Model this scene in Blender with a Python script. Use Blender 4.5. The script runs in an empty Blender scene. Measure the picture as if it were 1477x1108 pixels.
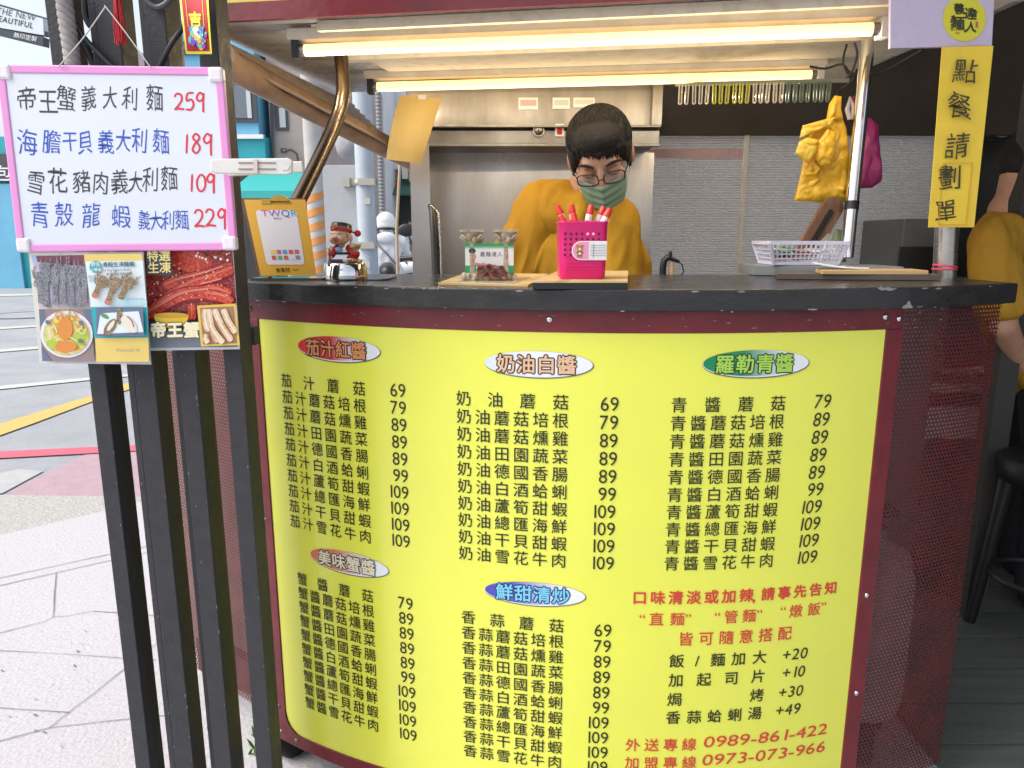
import bpy, math, random
from mathutils import Vector, Matrix, noise
random.seed(7)
S = bpy.context.scene
C = S.collection
R = math.radians
# ---------------------------------------------------------------- camera, sky, sun, exposure
HC = 1.2; PT = R(11.556); F = 1048.0
cam = bpy.data.cameras.new('Camera'); co = bpy.data.objects.new('Camera', cam); C.objects.link(co)
co.location = (0, 0, HC); co.rotation_euler = (R(90) - PT, 0, 0)
cam.sensor_width = 36; cam.lens = 36 * F / 1477; cam.clip_start = .02; cam.clip_end = 800
S.camera = co
SUN_EL, SUN_AZ = 50, 248          # degrees; azimuth the light comes from (0 = +Y, clockwise seen from above)
W = bpy.data.worlds.new('World'); S.world = W; W.use_nodes = True
nt = W.node_tree; bg = nt.nodes['Background']
sky = nt.nodes.new('ShaderNodeTexSky'); sky.sky_type = 'NISHITA'; sky.sun_disc = False
sky.sun_elevation = R(SUN_EL); sky.sun_rotation = R(SUN_AZ); sky.dust_density = 4; sky.air_density = 1.0; sky.ozone_density = .6
hs = nt.nodes.new('ShaderNodeHueSaturation'); hs.inputs['Saturation'].default_value = .5; hs.inputs['Value'].default_value = 1.5   # a hazy bright sky
nt.links.new(sky.outputs[0], hs.inputs['Color']); nt.links.new(hs.outputs[0], bg.inputs[0]); bg.inputs[1].default_value = .15
sl = bpy.data.lights.new('Sun', 'SUN'); sl.energy = 1.1; sl.angle = R(30); sl.color = (1, .96, .9)
so = bpy.data.objects.new('Sun', sl); C.objects.link(so)
sd = Vector((math.sin(R(SUN_AZ)) * math.cos(R(SUN_EL)), math.cos(R(SUN_AZ)) * math.cos(R(SUN_EL)), math.sin(R(SUN_EL))))
so.rotation_euler = (-sd).to_track_quat('-Z', 'Y').to_euler()
S.view_settings.view_transform = 'Standard'; S.view_settings.look = 'None'; S.view_settings.gamma = 1
S.view_settings.exposure = .32

# ---------------------------------------------------------------- geometry of the place
CP, SP = math.cos(PT), math.sin(PT)
def ray(px, py):
    u = (px - 738.5) / F; v = (554 - py) / F
    return Vector((u, CP + v * SP, -SP + v * CP))
def at(px, py, Y):                       # a sight line of the site survey, at forward distance Y
    d = ray(px, py); return Vector((0, 0, HC)) + d * (Y / d.y)
def gr(px, py, z=0.0):                   # ... where it meets a level z
    d = ray(px, py); return Vector((0, 0, HC)) + d * ((z - HC) / d.z)
XA, RC, Y0 = .262, 1.424, 1.2            # the counter front is an arc in plan
YC = Y0 + RC
def arc(a, z, off=0.0):                  # a: metres along the arc from its apex, off: outwards
    f = a / RC; r = RC + off
    return Vector((XA + r * math.sin(f), YC - r * math.cos(f), z))
def hit(px, py):                         # arc coordinates of a survey line
    d = ray(px, py); k = d / d.y
    A = k.x ** 2 + 1; B = -2 * (k.x * XA + YC); D = XA ** 2 + YC ** 2 - RC ** 2
    t = (-B - math.sqrt(max(B * B - 4 * A * D, 0))) / (2 * A)
    p = k * t
    return math.atan2(p.x - XA, YC - p.y) * RC, HC + p.z

# ---------------------------------------------------------------- materials
MATS = {}
def M(name, col, rough=.5, metal=0., col2=None, ns=8., lo=.35, hi=.65, bump=0., bs=60., spec=.5, emit=None, es=0., trans=0., alpha=None, stretch=(1, 1, 1), coat=0., sub=0., rvar=0.):
    if name in MATS: return MATS[name]
    m = bpy.data.materials.new(name); m.use_nodes = True; MATS[name] = m
    t = m.node_tree; n = t.nodes; p = n['Principled BSDF']
    c4 = lambda c: (c[0], c[1], c[2], 1)
    p.inputs['Base Color'].default_value = c4(col); p.inputs['Roughness'].default_value = rough
    p.inputs['Metallic'].default_value = metal; p.inputs['Specular IOR Level'].default_value = spec
    p.inputs['Coat Weight'].default_value = coat; p.inputs['Coat Roughness'].default_value = .08
    if sub: p.inputs['Subsurface Weight'].default_value = sub; p.inputs['Subsurface Radius'].default_value = (.01, .004, .002)
    if trans: p.inputs['Transmission Weight'].default_value = trans
    if alpha is not None: p.inputs['Alpha'].default_value = alpha
    if emit: p.inputs['Emission Color'].default_value = c4(emit); p.inputs['Emission Strength'].default_value = es
    if col2 or bump or rvar:
        tc = n.new('ShaderNodeTexCoord'); mp = n.new('ShaderNodeMapping'); mp.inputs['Scale'].default_value = stretch
        t.links.new(tc.outputs['Object'], mp.inputs[0])
    if col2 or rvar:
        nz = n.new('ShaderNodeTexNoise'); nz.inputs['Scale'].default_value = ns; nz.inputs['Detail'].default_value = 8; nz.inputs['Roughness'].default_value = .65
        t.links.new(mp.outputs[0], nz.inputs['Vector'])
    if col2:
        rp = n.new('ShaderNodeValToRGB'); e = rp.color_ramp.elements
        e[0].position = lo; e[0].color = c4(col); e[1].position = hi; e[1].color = c4(col2)
        t.links.new(nz.outputs[0], rp.inputs[0]); t.links.new(rp.outputs[0], p.inputs['Base Color'])
    if rvar:
        mr = n.new('ShaderNodeMapRange'); mr.inputs[1].default_value = .3; mr.inputs[2].default_value = .7
        mr.inputs[3].default_value = max(0, rough - rvar); mr.inputs[4].default_value = min(1, rough + rvar)
        t.links.new(nz.outputs[0], mr.inputs[0]); t.links.new(mr.outputs[0], p.inputs['Roughness'])
    if bump:
        n2 = n.new('ShaderNodeTexNoise'); n2.inputs['Scale'].default_value = bs; n2.inputs['Detail'].default_value = 6
        b = n.new('ShaderNodeBump'); b.inputs['Strength'].default_value = bump; b.inputs['Distance'].default_value = .01
        t.links.new(mp.outputs[0], n2.inputs['Vector']); t.links.new(n2.outputs[0], b.inputs['Height']); t.links.new(b.outputs[0], p.inputs['Normal'])
    return m
def M_grad(name, stops, axis=0, rough=.4):            # a printed blend across the part's own width
    m = bpy.data.materials.new(name); m.use_nodes = True
    t = m.node_tree; n = t.nodes; p = n['Principled BSDF']; p.inputs['Roughness'].default_value = rough
    tc = n.new('ShaderNodeTexCoord'); sp = n.new('ShaderNodeSeparateXYZ'); rp = n.new('ShaderNodeValToRGB')
    e = rp.color_ramp.elements
    while len(e) < len(stops): e.new(.5)
    for i, (q, c) in enumerate(stops): e[i].position = q; e[i].color = (*c, 1)
    t.links.new(tc.outputs['Generated'], sp.inputs[0]); t.links.new(sp.outputs[axis], rp.inputs[0]); t.links.new(rp.outputs[0], p.inputs['Base Color'])
    return m
def M_spots(name, cols, scale=60, rough=.4, feature='F1'):   # printed photograph texture: cells of several colours
    m = bpy.data.materials.new(name); m.use_nodes = True
    t = m.node_tree; n = t.nodes; p = n['Principled BSDF']; p.inputs['Roughness'].default_value = rough
    tc = n.new('ShaderNodeTexCoord'); v = n.new('ShaderNodeTexVoronoi'); v.inputs['Scale'].default_value = scale
    nz = n.new('ShaderNodeTexNoise'); nz.inputs['Scale'].default_value = scale * .7; nz.inputs['Detail'].default_value = 6
    mx = n.new('ShaderNodeMix'); mx.data_type = 'RGBA'; mx.inputs[0].default_value = .5
    rp = n.new('ShaderNodeValToRGB'); e = rp.color_ramp.elements
    while len(e) < len(cols): e.new(.5)
    for i, c in enumerate(cols): e[i].position = .3 + .4 * i / (len(cols) - 1); e[i].color = (*c, 1)
    t.links.new(tc.outputs['Object'], v.inputs['Vector']); t.links.new(tc.outputs['Object'], nz.inputs['Vector'])
    t.links.new(v.outputs['Color'], mx.inputs[6]); t.links.new(nz.outputs['Color'], mx.inputs[7])
    t.links.new(mx.outputs[2], rp.inputs[0]); t.links.new(rp.outputs[0], p.inputs['Base Color'])
    return m

YEL = M('menu_yellow', (.76, .785, .085), .22, col2=(.73, .75, .095), ns=5, spec=.5, coat=.35, bump=.05, bs=2.5)
INK = M('menu_ink', (.022, .025, .006), .35)
RED_INK = M('red_ink', (.62, .045, .035), .35)
MAROON = M('maroon_paint', (.19, .018, .026), .38, col2=(.12, .012, .017), ns=9, bump=.12, bs=40, rvar=.12)
MAROON_D = M('perforated_maroon', (.13, .018, .020), .42, col2=(.07, .010, .011), ns=11, rvar=.15)
BLACKTOP = M('black_laminate', (.020, .020, .021), .24, col2=(.027, .026, .026), ns=12, stretch=(1, 6, 6), bump=.04, bs=60, rvar=.1)
BLACK = M('black_steel_paint', (.036, .036, .041), .55, spec=.3, col2=(.046, .046, .052), ns=40, bump=.15, bs=220, rvar=.1)
BLACKP = M('black_plastic', (.012, .012, .013), .4)
STEEL = M('stainless', (.56, .54, .52), .27, 1, col2=(.46, .44, .42), ns=4, stretch=(1, 1, 12), rvar=.1)
STEEL_D = M('stainless_grimy', (.34, .33, .32), .45, 1, col2=(.23, .215, .20), ns=3, stretch=(2, 2, .6), rvar=.12)
CHROME = M('chrome', (.75, .75, .76), .08, 1)
CREAM = M('cream_paint', (.72, .66, .53), .6, spec=.2, col2=(.56, .48, .34), ns=26, lo=.5, hi=.75, bump=.1, bs=30)
GREYPANEL = M('grey_ceiling_sheet', (.42, .43, .45), .3, .3, col2=(.58, .59, .6), ns=5, stretch=(1, 3, 1), rvar=.15)
WHITE = M('white_plastic', (.78, .78, .77), .35)
WHITEB = M('whiteboard_white', (.68, .73, .81), .12, coat=.4)
PINKF = M('pink_frame', (.74, .30, .62), .32)
PAPERY = M('yellow_paper', (.78, .56, .05), .75, col2=(.72, .50, .05), ns=20)
GOLDP = M('mustard_paper', (.66, .47, .16), .7, col2=(.6, .41, .12), ns=12, bump=.1, bs=15)
TUBE = M('tube_glow', (1, .9, .6), .4, emit=(1, .60, .19), es=1.4)
WARMW = M('warm_white_metal', (.7, .66, .58), .4, col2=(.6, .54, .44), ns=14)
SKIN = M('skin', (.55, .31, .21), .5, col2=(.49, .26, .17), ns=30, sub=.08, bump=.06, bs=260)
HAIR = M('black_hair', (.010, .008, .007), .55, spec=.3, col2=(.022, .017, .014), ns=60, stretch=(3, 3, .5), bump=.6, bs=240)
TEE = M('mustard_cotton', (.58, .30, .012), .85, col2=(.50, .25, .01), ns=8, bump=.35, bs=16)
TEE2 = M('dull_mustard_cotton', (.50, .27, .02), .85, col2=(.42, .22, .02), ns=8, bump=.35, bs=16)
MASKG = M('mask_green', (.26, .40, .29), .8, col2=(.22, .35, .25), ns=40, bump=.15, bs=60)
WHITEINK = M('white_ink', (.82, .82, .8), .4)
GLASS = M('clear_plastic', (.95, .97, 1), .05, trans=1, alpha=.25)
WOOD = M('pale_wood', (.62, .43, .22), .5, col2=(.5, .32, .14), ns=9, stretch=(1, 8, 8))
BROWNW = M('brown_wood', (.13, .06, .035), .5, col2=(.2, .1, .055), ns=9, stretch=(8, 1, 1))

# ---------------------------------------------------------------- mesh building
class MB:
    def __init__(s): s.v = []; s.f = []; s.mi = []; s.sm = []; s.mats = []; s.cur = 0
    def use(s, m):
        if m not in s.mats: s.mats.append(m)
        s.cur = s.mats.index(m); return s
    def add(s, vs, fs, smooth=False):
        b = len(s.v); s.v += [Vector(v) for v in vs]
        for f in fs: s.f.append([b + i for i in f]); s.mi.append(s.cur); s.sm.append(smooth)
        return s
    def box(s, c, sz, rot=None):
        c = Vector(c); h = Vector(sz) / 2
        vs = []
        for x in (-1, 1):
            for y in (-1, 1):
                for z in (-1, 1):
                    d = Vector((x * h.x, y * h.y, z * h.z)); vs.append(c + (rot @ d if rot else d))
        return s.add(vs, [(0, 1, 3, 2), (4, 6, 7, 5), (0, 4, 5, 1), (2, 3, 7, 6), (0, 2, 6, 4), (1, 5, 7, 3)])
    def mm(s, a, b):
        a, b = Vector(a), Vector(b); return s.box((a + b) / 2, [abs(b[i] - a[i]) for i in range(3)])
    def bar(s, a, b, w, h, up=(0, 0, 1)):             # a beam of section w x h from a to b
        a, b = Vector(a), Vector(b); d = (b - a).normalized(); x = d.cross(Vector(up)).normalized(); y = x.cross(d)
        vs = [p + x * i * w / 2 + y * j * h / 2 for p in (a, b) for i, j in ((-1, -1), (1, -1), (1, 1), (-1, 1))]
        return s.add(vs, [(3, 2, 1, 0), (4, 5, 6, 7), (0, 1, 5, 4), (1, 2, 6, 5), (2, 3, 7, 6), (3, 0, 4, 7)])
    def tube(s, pts, r, n=10, closed=False, caps=True, smooth=True):
        pts = [Vector(p) for p in pts]; L = len(pts); rs = r if isinstance(r, (list, tuple)) else [r] * L
        vs = []; fs = []; ref = None
        for i, p in enumerate(pts):
            t = (pts[(i + 1) % L] - pts[i - 1]) if closed else (pts[min(i + 1, L - 1)] - pts[max(i - 1, 0)])
            t = t.normalized() if t.length > 1e-9 else Vector((0, 0, 1))
            if ref is None: ref = t.orthogonal().normalized()
            ref = (ref - t * ref.dot(t)); ref = ref.normalized() if ref.length > 1e-6 else t.orthogonal().normalized()
            q = t.cross(ref)
            for k in range(n):
                a = 2 * math.pi * k / n; vs.append(p + (ref * math.cos(a) + q * math.sin(a)) * rs[i])
        for i in range(L if closed else L - 1):
            j = (i + 1) % L
            for k in range(n): fs.append((i * n + k, i * n + (k + 1) % n, j * n + (k + 1) % n, j * n + k))
        s.add(vs, fs, smooth)
        if caps and not closed:
            s.add(vs[:n], [tuple(reversed(range(n)))]); s.add(vs[-n:], [tuple(range(n))])
        return s
    def cyl(s, a, b, r0, r1=None, n=20): return s.tube([a, b], [r0, r0 if r1 is None else r1], n)
    def cap(s, a, b, r0, r1=None, n=12):              # tapered capsule
        a, b = Vector(a), Vector(b); r1 = r0 if r1 is None else r1; d = (b - a).normalized() if (b - a).length > 1e-6 else Vector((0, 0, 1))
        ps, rs = [], []
        for k in range(6): t = R(85 - k * 17); ps.append(a - d * r0 * math.sin(t)); rs.append(r0 * math.cos(t))
        for k in range(6): t = R(k * 17); ps.append(b + d * r1 * math.sin(t)); rs.append(r1 * math.cos(t))
        return s.tube(ps, rs, n)
    def ell(s, c, rad, rot=None, nu=20, nv=12):
        c = Vector(c); vs = []; fs = []
        for j in range(nv + 1):
            t = math.pi * j / nv
            for i in range(nu):
                a = 2 * math.pi * i / nu
                d = Vector((rad[0] * math.sin(t) * math.cos(a), rad[1] * math.sin(t) * math.sin(a), rad[2] * math.cos(t)))
                vs.append(c + (rot @ d if rot else d))
        for j in range(nv):
            for i in range(nu): fs.append((j * nu + i, (j + 1) * nu + i, (j + 1) * nu + (i + 1) % nu, j * nu + (i + 1) % nu))
        return s.add(vs, fs, True)
    def lathe(s, prof, o, n=28, rot=None, smooth=True):
        o = Vector(o); vs = []; fs = []
        for r, z in prof:
            for i in range(n):
                a = 2 * math.pi * i / n; d = Vector((r * math.cos(a), r * math.sin(a), z)); vs.append(o + (rot @ d if rot else d))
        for j in range(len(prof) - 1):
            for i in range(n): fs.append((j * n + i, j * n + (i + 1) % n, (j + 1) * n + (i + 1) % n, (j + 1) * n + i))
        return s.add(vs, fs, smooth)
    def poly(s, pts): return s.add(pts, [tuple(range(len(pts)))])
    def prism(s, pts, vec):
        pts = [Vector(p) for p in pts]; vec = Vector(vec); n = len(pts)
        fs = [tuple(range(n)), tuple(reversed(range(n, 2 * n)))] + [(i, n + i, n + (i + 1) % n, (i + 1) % n) for i in range(n)]
        return s.add(pts + [p + vec for p in pts], fs)
    def sheet(s, fn, nu, nv, smooth=True):            # fn(u,v) -> point
        vs = [fn(i / nu, j / nv) for j in range(nv + 1) for i in range(nu + 1)]; w = nu + 1
        return s.add(vs, [(j * w + i, j * w + i + 1, (j + 1) * w + i + 1, (j + 1) * w + i) for j in range(nv) for i in range(nu)], smooth)
    def slab(s, fn, nu, nv, th, smooth=True):         # a sheet with thickness th(vector)
        th = Vector(th); n0 = len(s.v); s.sheet(fn, nu, nv, smooth); s.sheet(lambda u, v: fn(1 - u, v) + th, nu, nv, smooth)
        for e in (lambda t, k: fn(t, 0) + th * k, lambda t, k: fn(1 - t, 1) + th * k): s.sheet(lambda u, v: e(1 - u, v), nu, 1, False)
        for e in (lambda t, k: fn(0, 1 - t) + th * k, lambda t, k: fn(1, t) + th * k): s.sheet(lambda u, v: e(1 - u, v), nv, 1, False)
        return s
    def puff(s, pts, th, rings=7, nz=.0, seed=0, sc=20):       # closed pillow: outline in a Y-plane puffed by th in depth
        pts = [Vector(p) for p in pts]; n = len(pts); c = sum(pts, Vector()) / n
        for sg in (-1, 1):
            vs = []; fs = []
            for k in range(rings + 1):
                q = 1 - k / rings
                for p in pts:
                    w = c + (p - c) * q
                    h = math.sqrt(max(0, 1 - q ** 2.2)); w2 = w * sc + Vector((seed, sg, 0)); b = ((1 - 2.2 * abs(noise.noise(w2 * .7 + Vector((noise.noise(w2), 0, noise.noise(w2 * 1.3)))))) * .5 + noise.noise(w2 * .5) * .6) * nz * (h + .15)
                    vs.append(w + Vector((0, sg * th * h + b, 0)))
            for k in range(rings):
                for i in range(n):
                    f = (k * n + i, k * n + (i + 1) % n, (k + 1) * n + (i + 1) % n, (k + 1) * n + i); fs.append(f if sg < 0 else f[::-1])
            s.add(vs, fs, True)
        return s
    def build(s, name, parent=None, loc=None, bevel=0., mat=None, remesh=0., smooth=0):
        if mat is not None: s.mats = [mat]; s.mi = [0] * len(s.f)
        if parent is not None:
            r = parent
            while r.parent: r = r.parent
            off = r.location.copy()
        else:
            off = Vector(loc) if loc is not None else Vector(((min(v.x for v in s.v) + max(v.x for v in s.v)) / 2, (min(v.y for v in s.v) + max(v.y for v in s.v)) / 2, min(v.z for v in s.v)))
        me = bpy.data.meshes.new(name); me.from_pydata([v - off for v in s.v], [], s.f)
        for m in s.mats: me.materials.append(m)
        me.polygons.foreach_set('material_index', s.mi); me.polygons.foreach_set('use_smooth', s.sm); me.update()
        o = bpy.data.objects.new(name, me); C.objects.link(o)
        if parent is not None: o.parent = parent
        else: o.location = off
        if remesh:
            md = o.modifiers.new('r', 'REMESH'); md.mode = 'VOXEL'; md.voxel_size = remesh; md.use_smooth_shade = True
            if smooth: md = o.modifiers.new('s', 'SMOOTH'); md.factor = .5; md.iterations = smooth
            dg = bpy.context.evaluated_depsgraph_get(); nm = bpy.data.meshes.new_from_object(o.evaluated_get(dg))
            o.modifiers.clear(); o.data = nm; nm.name = name
            if not nm.materials: nm.materials.append(s.mats[0])
        if bevel:
            md = o.modifiers.new('b', 'BEVEL'); md.width = bevel; md.segments = 2; md.limit_method = 'ANGLE'; md.angle_limit = R(40)
        return o
def crumple(o, amp, sc, seed=0, dirs=(1, 1, 1)):      # real cloth folds
    me = o.data; ns_ = [v.normal.copy() for v in me.vertices]
    for v, n in zip(me.vertices, ns_):
        p = Vector((v.co.x * dirs[0], v.co.y * dirs[1], v.co.z * dirs[2])) * sc + Vector((seed, 0, 0))
        q = p + Vector((noise.noise(p * .6), noise.noise(p * .6 + Vector((9, 0, 0))), noise.noise(p * .6 + Vector((0, 9, 0))))) * .8
        v.co += n * amp * ((1 - abs(noise.noise(q)) * 2.4) * .7 + noise.noise(q * .45) * .8)
    me.update()
def thing(name, loc, label, cat, group=None):
    o = bpy.data.objects.new(name, None); C.objects.link(o); o.location = loc; o.empty_display_size = .05
    return tag(o, label, cat, group)
def tag(o, label, cat, group=None):
    o['label'] = label; o['category'] = cat
    if group: o['group'] = group
    return o
def struct(o): o['kind'] = 'structure'; return o
def copy_tree(o, parent=None):
    c = o.copy(); C.objects.link(c); c.parent = parent
    for ch in [k for k in bpy.data.objects if k.parent == o]: copy_tree(ch, c)
    return c

# ---------------------------------------------------------------- lettering
_tc = bpy.data.curves.new('type', 'FONT'); _tc.resolution_u = 3; _to = bpy.data.objects.new('type', _tc); C.objects.link(_to)
_gc = {}
def glyph(ch, off=0.):
    k = (ch, off)
    if k not in _gc:
        _tc.body = ch; _tc.offset = off
        dg = bpy.context.evaluated_depsgraph_get(); dg.update()
        m = bpy.data.meshes.new_from_object(_to.evaluated_get(dg))
        _gc[k] = ([(v.co.x, v.co.y) for v in m.vertices], [tuple(p.vertices) for p in m.polygons])
        bpy.data.meshes.remove(m)
    return _gc[k]
def put(mb, ch, mp, size, x=0., y=0., off=0., wx=1., warp=None):
    vs, fs = glyph(ch)
    if not vs: return
    if warp: vs = [warp(a, b) for a, b in vs]
    o, ex, ey = mp(x, y), mp(x + size, y), mp(x, y + size); nrm = (ex - o).cross(ey - o).normalized()
    n = 0 if off <= 0 else 4 if off < .02 else 8          # a heavier weight: the glyph laid over itself a little to each side
    for k in range(n + 1):
        dx, dy = (off * math.cos(6.2832 * k / n + .4), off * math.sin(6.2832 * k / n + .4)) if k else (0, 0)
        mb.add([mp(x + (a * wx + dx) * size, y + (b + dy) * size) + nrm * (.000012 * k) for a, b in vs], fs)
def adv(ch):
    if ord(ch) > 0x2000: return 1.0
    if ch == ' ': return .28
    vs, _ = glyph(ch); return max(a for a, b in vs) + min(.06, max(.03, min(a for a, b in vs)))
def line(mb, s, mp, size, x=0., y=0., off=0., wx=1., sp=0., anchor=0., warp=None):
    w = sum(adv(c) * wx + sp for c in s) - sp; x -= anchor * w * size
    for c in s:
        if c != ' ': put(mb, c, mp, size, x, y, off, wx, warp(c) if warp else None)
        x += (adv(c) * wx + sp) * size
def PX(x0, y0, Y, ang=0., shear=0.):     # a drawing frame in an upright plane: a right, b up, unit = one survey step
    ca, sa = math.cos(ang), math.sin(ang)
    return lambda a, b: at(x0 + (a + b * shear) * ca - b * sa, y0 - (a + b * shear) * sa - b * ca, Y)
def hand(seed, amt=.05):
    rnd = random.Random(seed)
    def w(ch):
        p = [rnd.uniform(-1, 1) for _ in range(8)]; o = rnd.uniform(0, 50)
        def f(a, b):
            x, y = a - .5, b - .38
            n1 = noise.noise(Vector((a * 1.7 + o, b * 1.7, 0))); n2 = noise.noise(Vector((a * 1.7, b * 1.7 + o, 5)))
            sc = 1 + p[0] * amt * 1.2
            x2 = x * sc * (1 + .3 * amt * p[5]) + y * p[1] * amt * 1.6 + n1 * amt * 1.5; y2 = y * sc + x * p[2] * amt * 1.6 + n2 * amt * 1.5
            return x2 + .5 + p[3] * amt * .6, y2 + .38 + p[4] * amt * .8
        return f
    return w
DIG = {'0': [[(.3, .68), (.1, .45), (.12, .1), (.32, 0), (.5, .2), (.48, .55), (.3, .68)]], '1': [[(.3, .7), (.22, 0)]],
       '2': [[(.02, .55), (.15, .68), (.36, .62), (.38, .42), (.2, .2), (.02, .06), (.2, .08), (.5, .04)]],
       '5': [[(.48, .68), (.16, .66), (.1, .38), (.34, .42), (.44, .22), (.3, .02), (.04, .04)]],
       '8': [[(.42, .6), (.26, .7), (.12, .56), (.3, .38), (.42, .18), (.26, 0), (.08, .12), (.2, .34), (.4, .5), (.42, .6)]],
       '9': [[(.42, .55), (.26, .68), (.08, .5), (.18, .34), (.38, .42), (.44, .66), (.4, .3), (.38, -.12)]]}
def stroke(mb, pts, mp, w, sub=5):                    # a flat marker stroke through pts
    P2 = []
    n = len(pts)
    for i in range(n - 1):
        p0, p1, p2, p3 = pts[max(i - 1, 0)], pts[i], pts[i + 1], pts[min(i + 2, n - 1)]
        for k in range(sub):
            t = k / sub
            P2.append(tuple(.5 * (2 * p1[j] + (p2[j] - p0[j]) * t + (2 * p0[j] - 5 * p1[j] + 4 * p2[j] - p3[j]) * t * t + (3 * p1[j] - p0[j] - 3 * p2[j] + p3[j]) * t ** 3) for j in (0, 1)))
    P2.append(pts[-1]); vs = []; o_, e1, e2 = mp(0, 0), mp(1, 0), mp(0, 1); nrm = (e1 - o_).cross(e2 - o_).normalized() * .000006
    for i, (x, y) in enumerate(P2):
        a = P2[max(i - 1, 0)]; b = P2[min(i + 1, len(P2) - 1)]; dx, dy = b[0] - a[0], b[1] - a[1]; l = math.hypot(dx, dy) or 1
        e = w / 2 * (.7 if i in (0, len(P2) - 1) else 1)
        vs += [mp(x - dy / l * e, y + dx / l * e) + nrm * i, mp(x + dy / l * e, y - dx / l * e) + nrm * i]
    mb.add(vs, [(2 * i, 2 * i + 1, 2 * i + 3, 2 * i + 2) for i in range(len(P2) - 1)])
def digits(mb, s, mp, size, w, step=.62, wf=.78):
    x = 0
    for c in s:
        for st in DIG[c]: stroke(mb, [((x + a * wf) * size, b * size) for a, b in st], mp, w)
        x += step if c != '1' else .34
def disc(mb, mp, cx, cy, rx, ry, n=28):               # an ellipse that follows a bent surface
    return mb.sheet(lambda u, v: mp(cx - rx * math.cos(math.pi * u), cy + ry * math.sin(math.pi * min(max(u, .004), .996)) * (2 * v - 1)), n, 2, False)
def ellipse(mp, cx, cy, rx, ry, n=40, rot=0.):
    return [mp(cx + rx * math.cos(t) * math.cos(rot) - ry * math.sin(t) * math.sin(rot), cy + rx * math.cos(t) * math.sin(rot) + ry * math.sin(t) * math.cos(rot)) for t in [2 * math.pi * k / n for k in range(n)]]

# ================================================================ GROUND
ASPH = M('asphalt', (.30, .31, .33), .85, col2=(.37, .38, .40), ns=2.2, bump=.5, bs=90)
SLAB = M('paving_stone', (.50, .485, .505), .85, col2=(.39, .375, .395), ns=70, lo=.50, hi=.78, bump=.35, bs=90)
KERB = M('rough_kerb_stone', (.47, .46, .43), .9, col2=(.38, .37, .345), ns=30, bump=.8, bs=70)
PINKP = M('pink_paving', (.44, .31, .34), .85, col2=(.38, .265, .30), ns=12, bump=.3, bs=70)
JOINT = M('dark_joint', (.17, .165, .165), .9)
YLINE = M('yellow_road_paint', (.62, .45, .10), .7, col2=(.5, .38, .14), ns=20)
WLINE = M('white_road_paint', (.62, .62, .58), .7, col2=(.45, .45, .43), ns=25)
RLINE = M('red_road_paint', (.62, .12, .17), .7, col2=(.5, .12, .16), ns=18)
CONC = M('pale_concrete', (.46, .46, .46), .85, col2=(.38, .38, .38), ns=14)
DECK = M('grey_deck_board', (.085, .095, .09), .5, col2=(.12, .13, .12), ns=6, stretch=(.6, 8, 1), bump=.15, bs=40)
def flat(name, poly, z, m, kind='structure'):
    ar_ = sum(p[0] * q[1] - q[0] * p[1] for p, q in zip(poly, list(poly[1:]) + [poly[0]])); poly = poly if ar_ > 0 else list(poly)[::-1]
    mb = MB().use(m); mb.poly([Vector((p[0], p[1], z)) for p in poly])
    o = mb.build(name); o['kind'] = kind; return o
def gq(*pts): return [gr(x, y) for x, y in pts]
g = MB().use(ASPH); g.poly([(-300, -60, 0), (300, -60, 0), (300, 500, 0), (-300, 500, 0)]); struct(g.build('road'))
def ext(a, b, k0, k1): return a + (a - b) * k0, b + (b - a) * k1
a0, a1 = gr(0, 777), gr(165, 738); b0, b1 = gr(0, 717), gr(155, 719)
A0, A1 = ext(a0, a1, 3, 6); B0, B1 = ext(b0, b1, 3, 6)
flat('pavement', [(A0.x, -6), (A1.x, -6), A1, A0], .014, SLAB)
K0, K1 = ext(a0, a1, .5, 6); L0, L1 = ext(b0, b1, .5, 6)
flat('kerb_strip', [K0, K1, L1, L0], .0105, KERB)
flat('pink_paving', gq((5, 716), (66, 684), (128, 654), (260, 648), (300, 719), (155, 719)), .003, PINKP)
flat('concrete_patch', gq((-30, 690), (27, 678), (63, 681), (4, 713), (-30, 720)), .006, CONC)
for nm, m, pl in (('red_kerb_line', RLINE, ((-60, 657), (0, 653), (150, 646), (240, 642), (240, 650), (150, 655), (0, 663), (-60, 668))),
                  ('yellow_road_line', YLINE, ((-60, 630), (0, 613), (128, 573), (190, 552), (190, 562), (132, 581), (50, 612), (0, 630), (-60, 650))),
                  ('pale_road_line', WLINE, ((-60, 563), (0, 558), (127, 546), (200, 540), (200, 543), (127, 550), (0, 563), (-60, 568))),
                  ('pale_road_line', WLINE, ((-60, 508), (0, 505), (120, 496), (120, 499), (0, 509), (-60, 512))),
                  ('pale_road_line', WLINE, ((-60, 476), (0, 473), (120, 466), (120, 468), (0, 476), (-60, 479))),
                  ('pale_road_line', WLINE, ((-60, 428), (0, 425), (120, 423), (120, 425), (0, 428), (-60, 432)))):
    flat(nm, gq(*pl), .0085, m)
mh = gr(40, 455); mb = MB().use(JOINT); mb.lathe([(.55, .005), (.55, .012), (.5, .012), (.5, .006)], (mh.x, mh.y, 0), 32); mb.use(ASPH); mb.lathe([(.5, .008), (.001, .008)], (mh.x, mh.y, 0), 32)
tag(mb.build('manhole_cover'), 'round manhole cover in the grey road under the yellow line', 'manhole')
jt = MB().use(JOINT)
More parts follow.
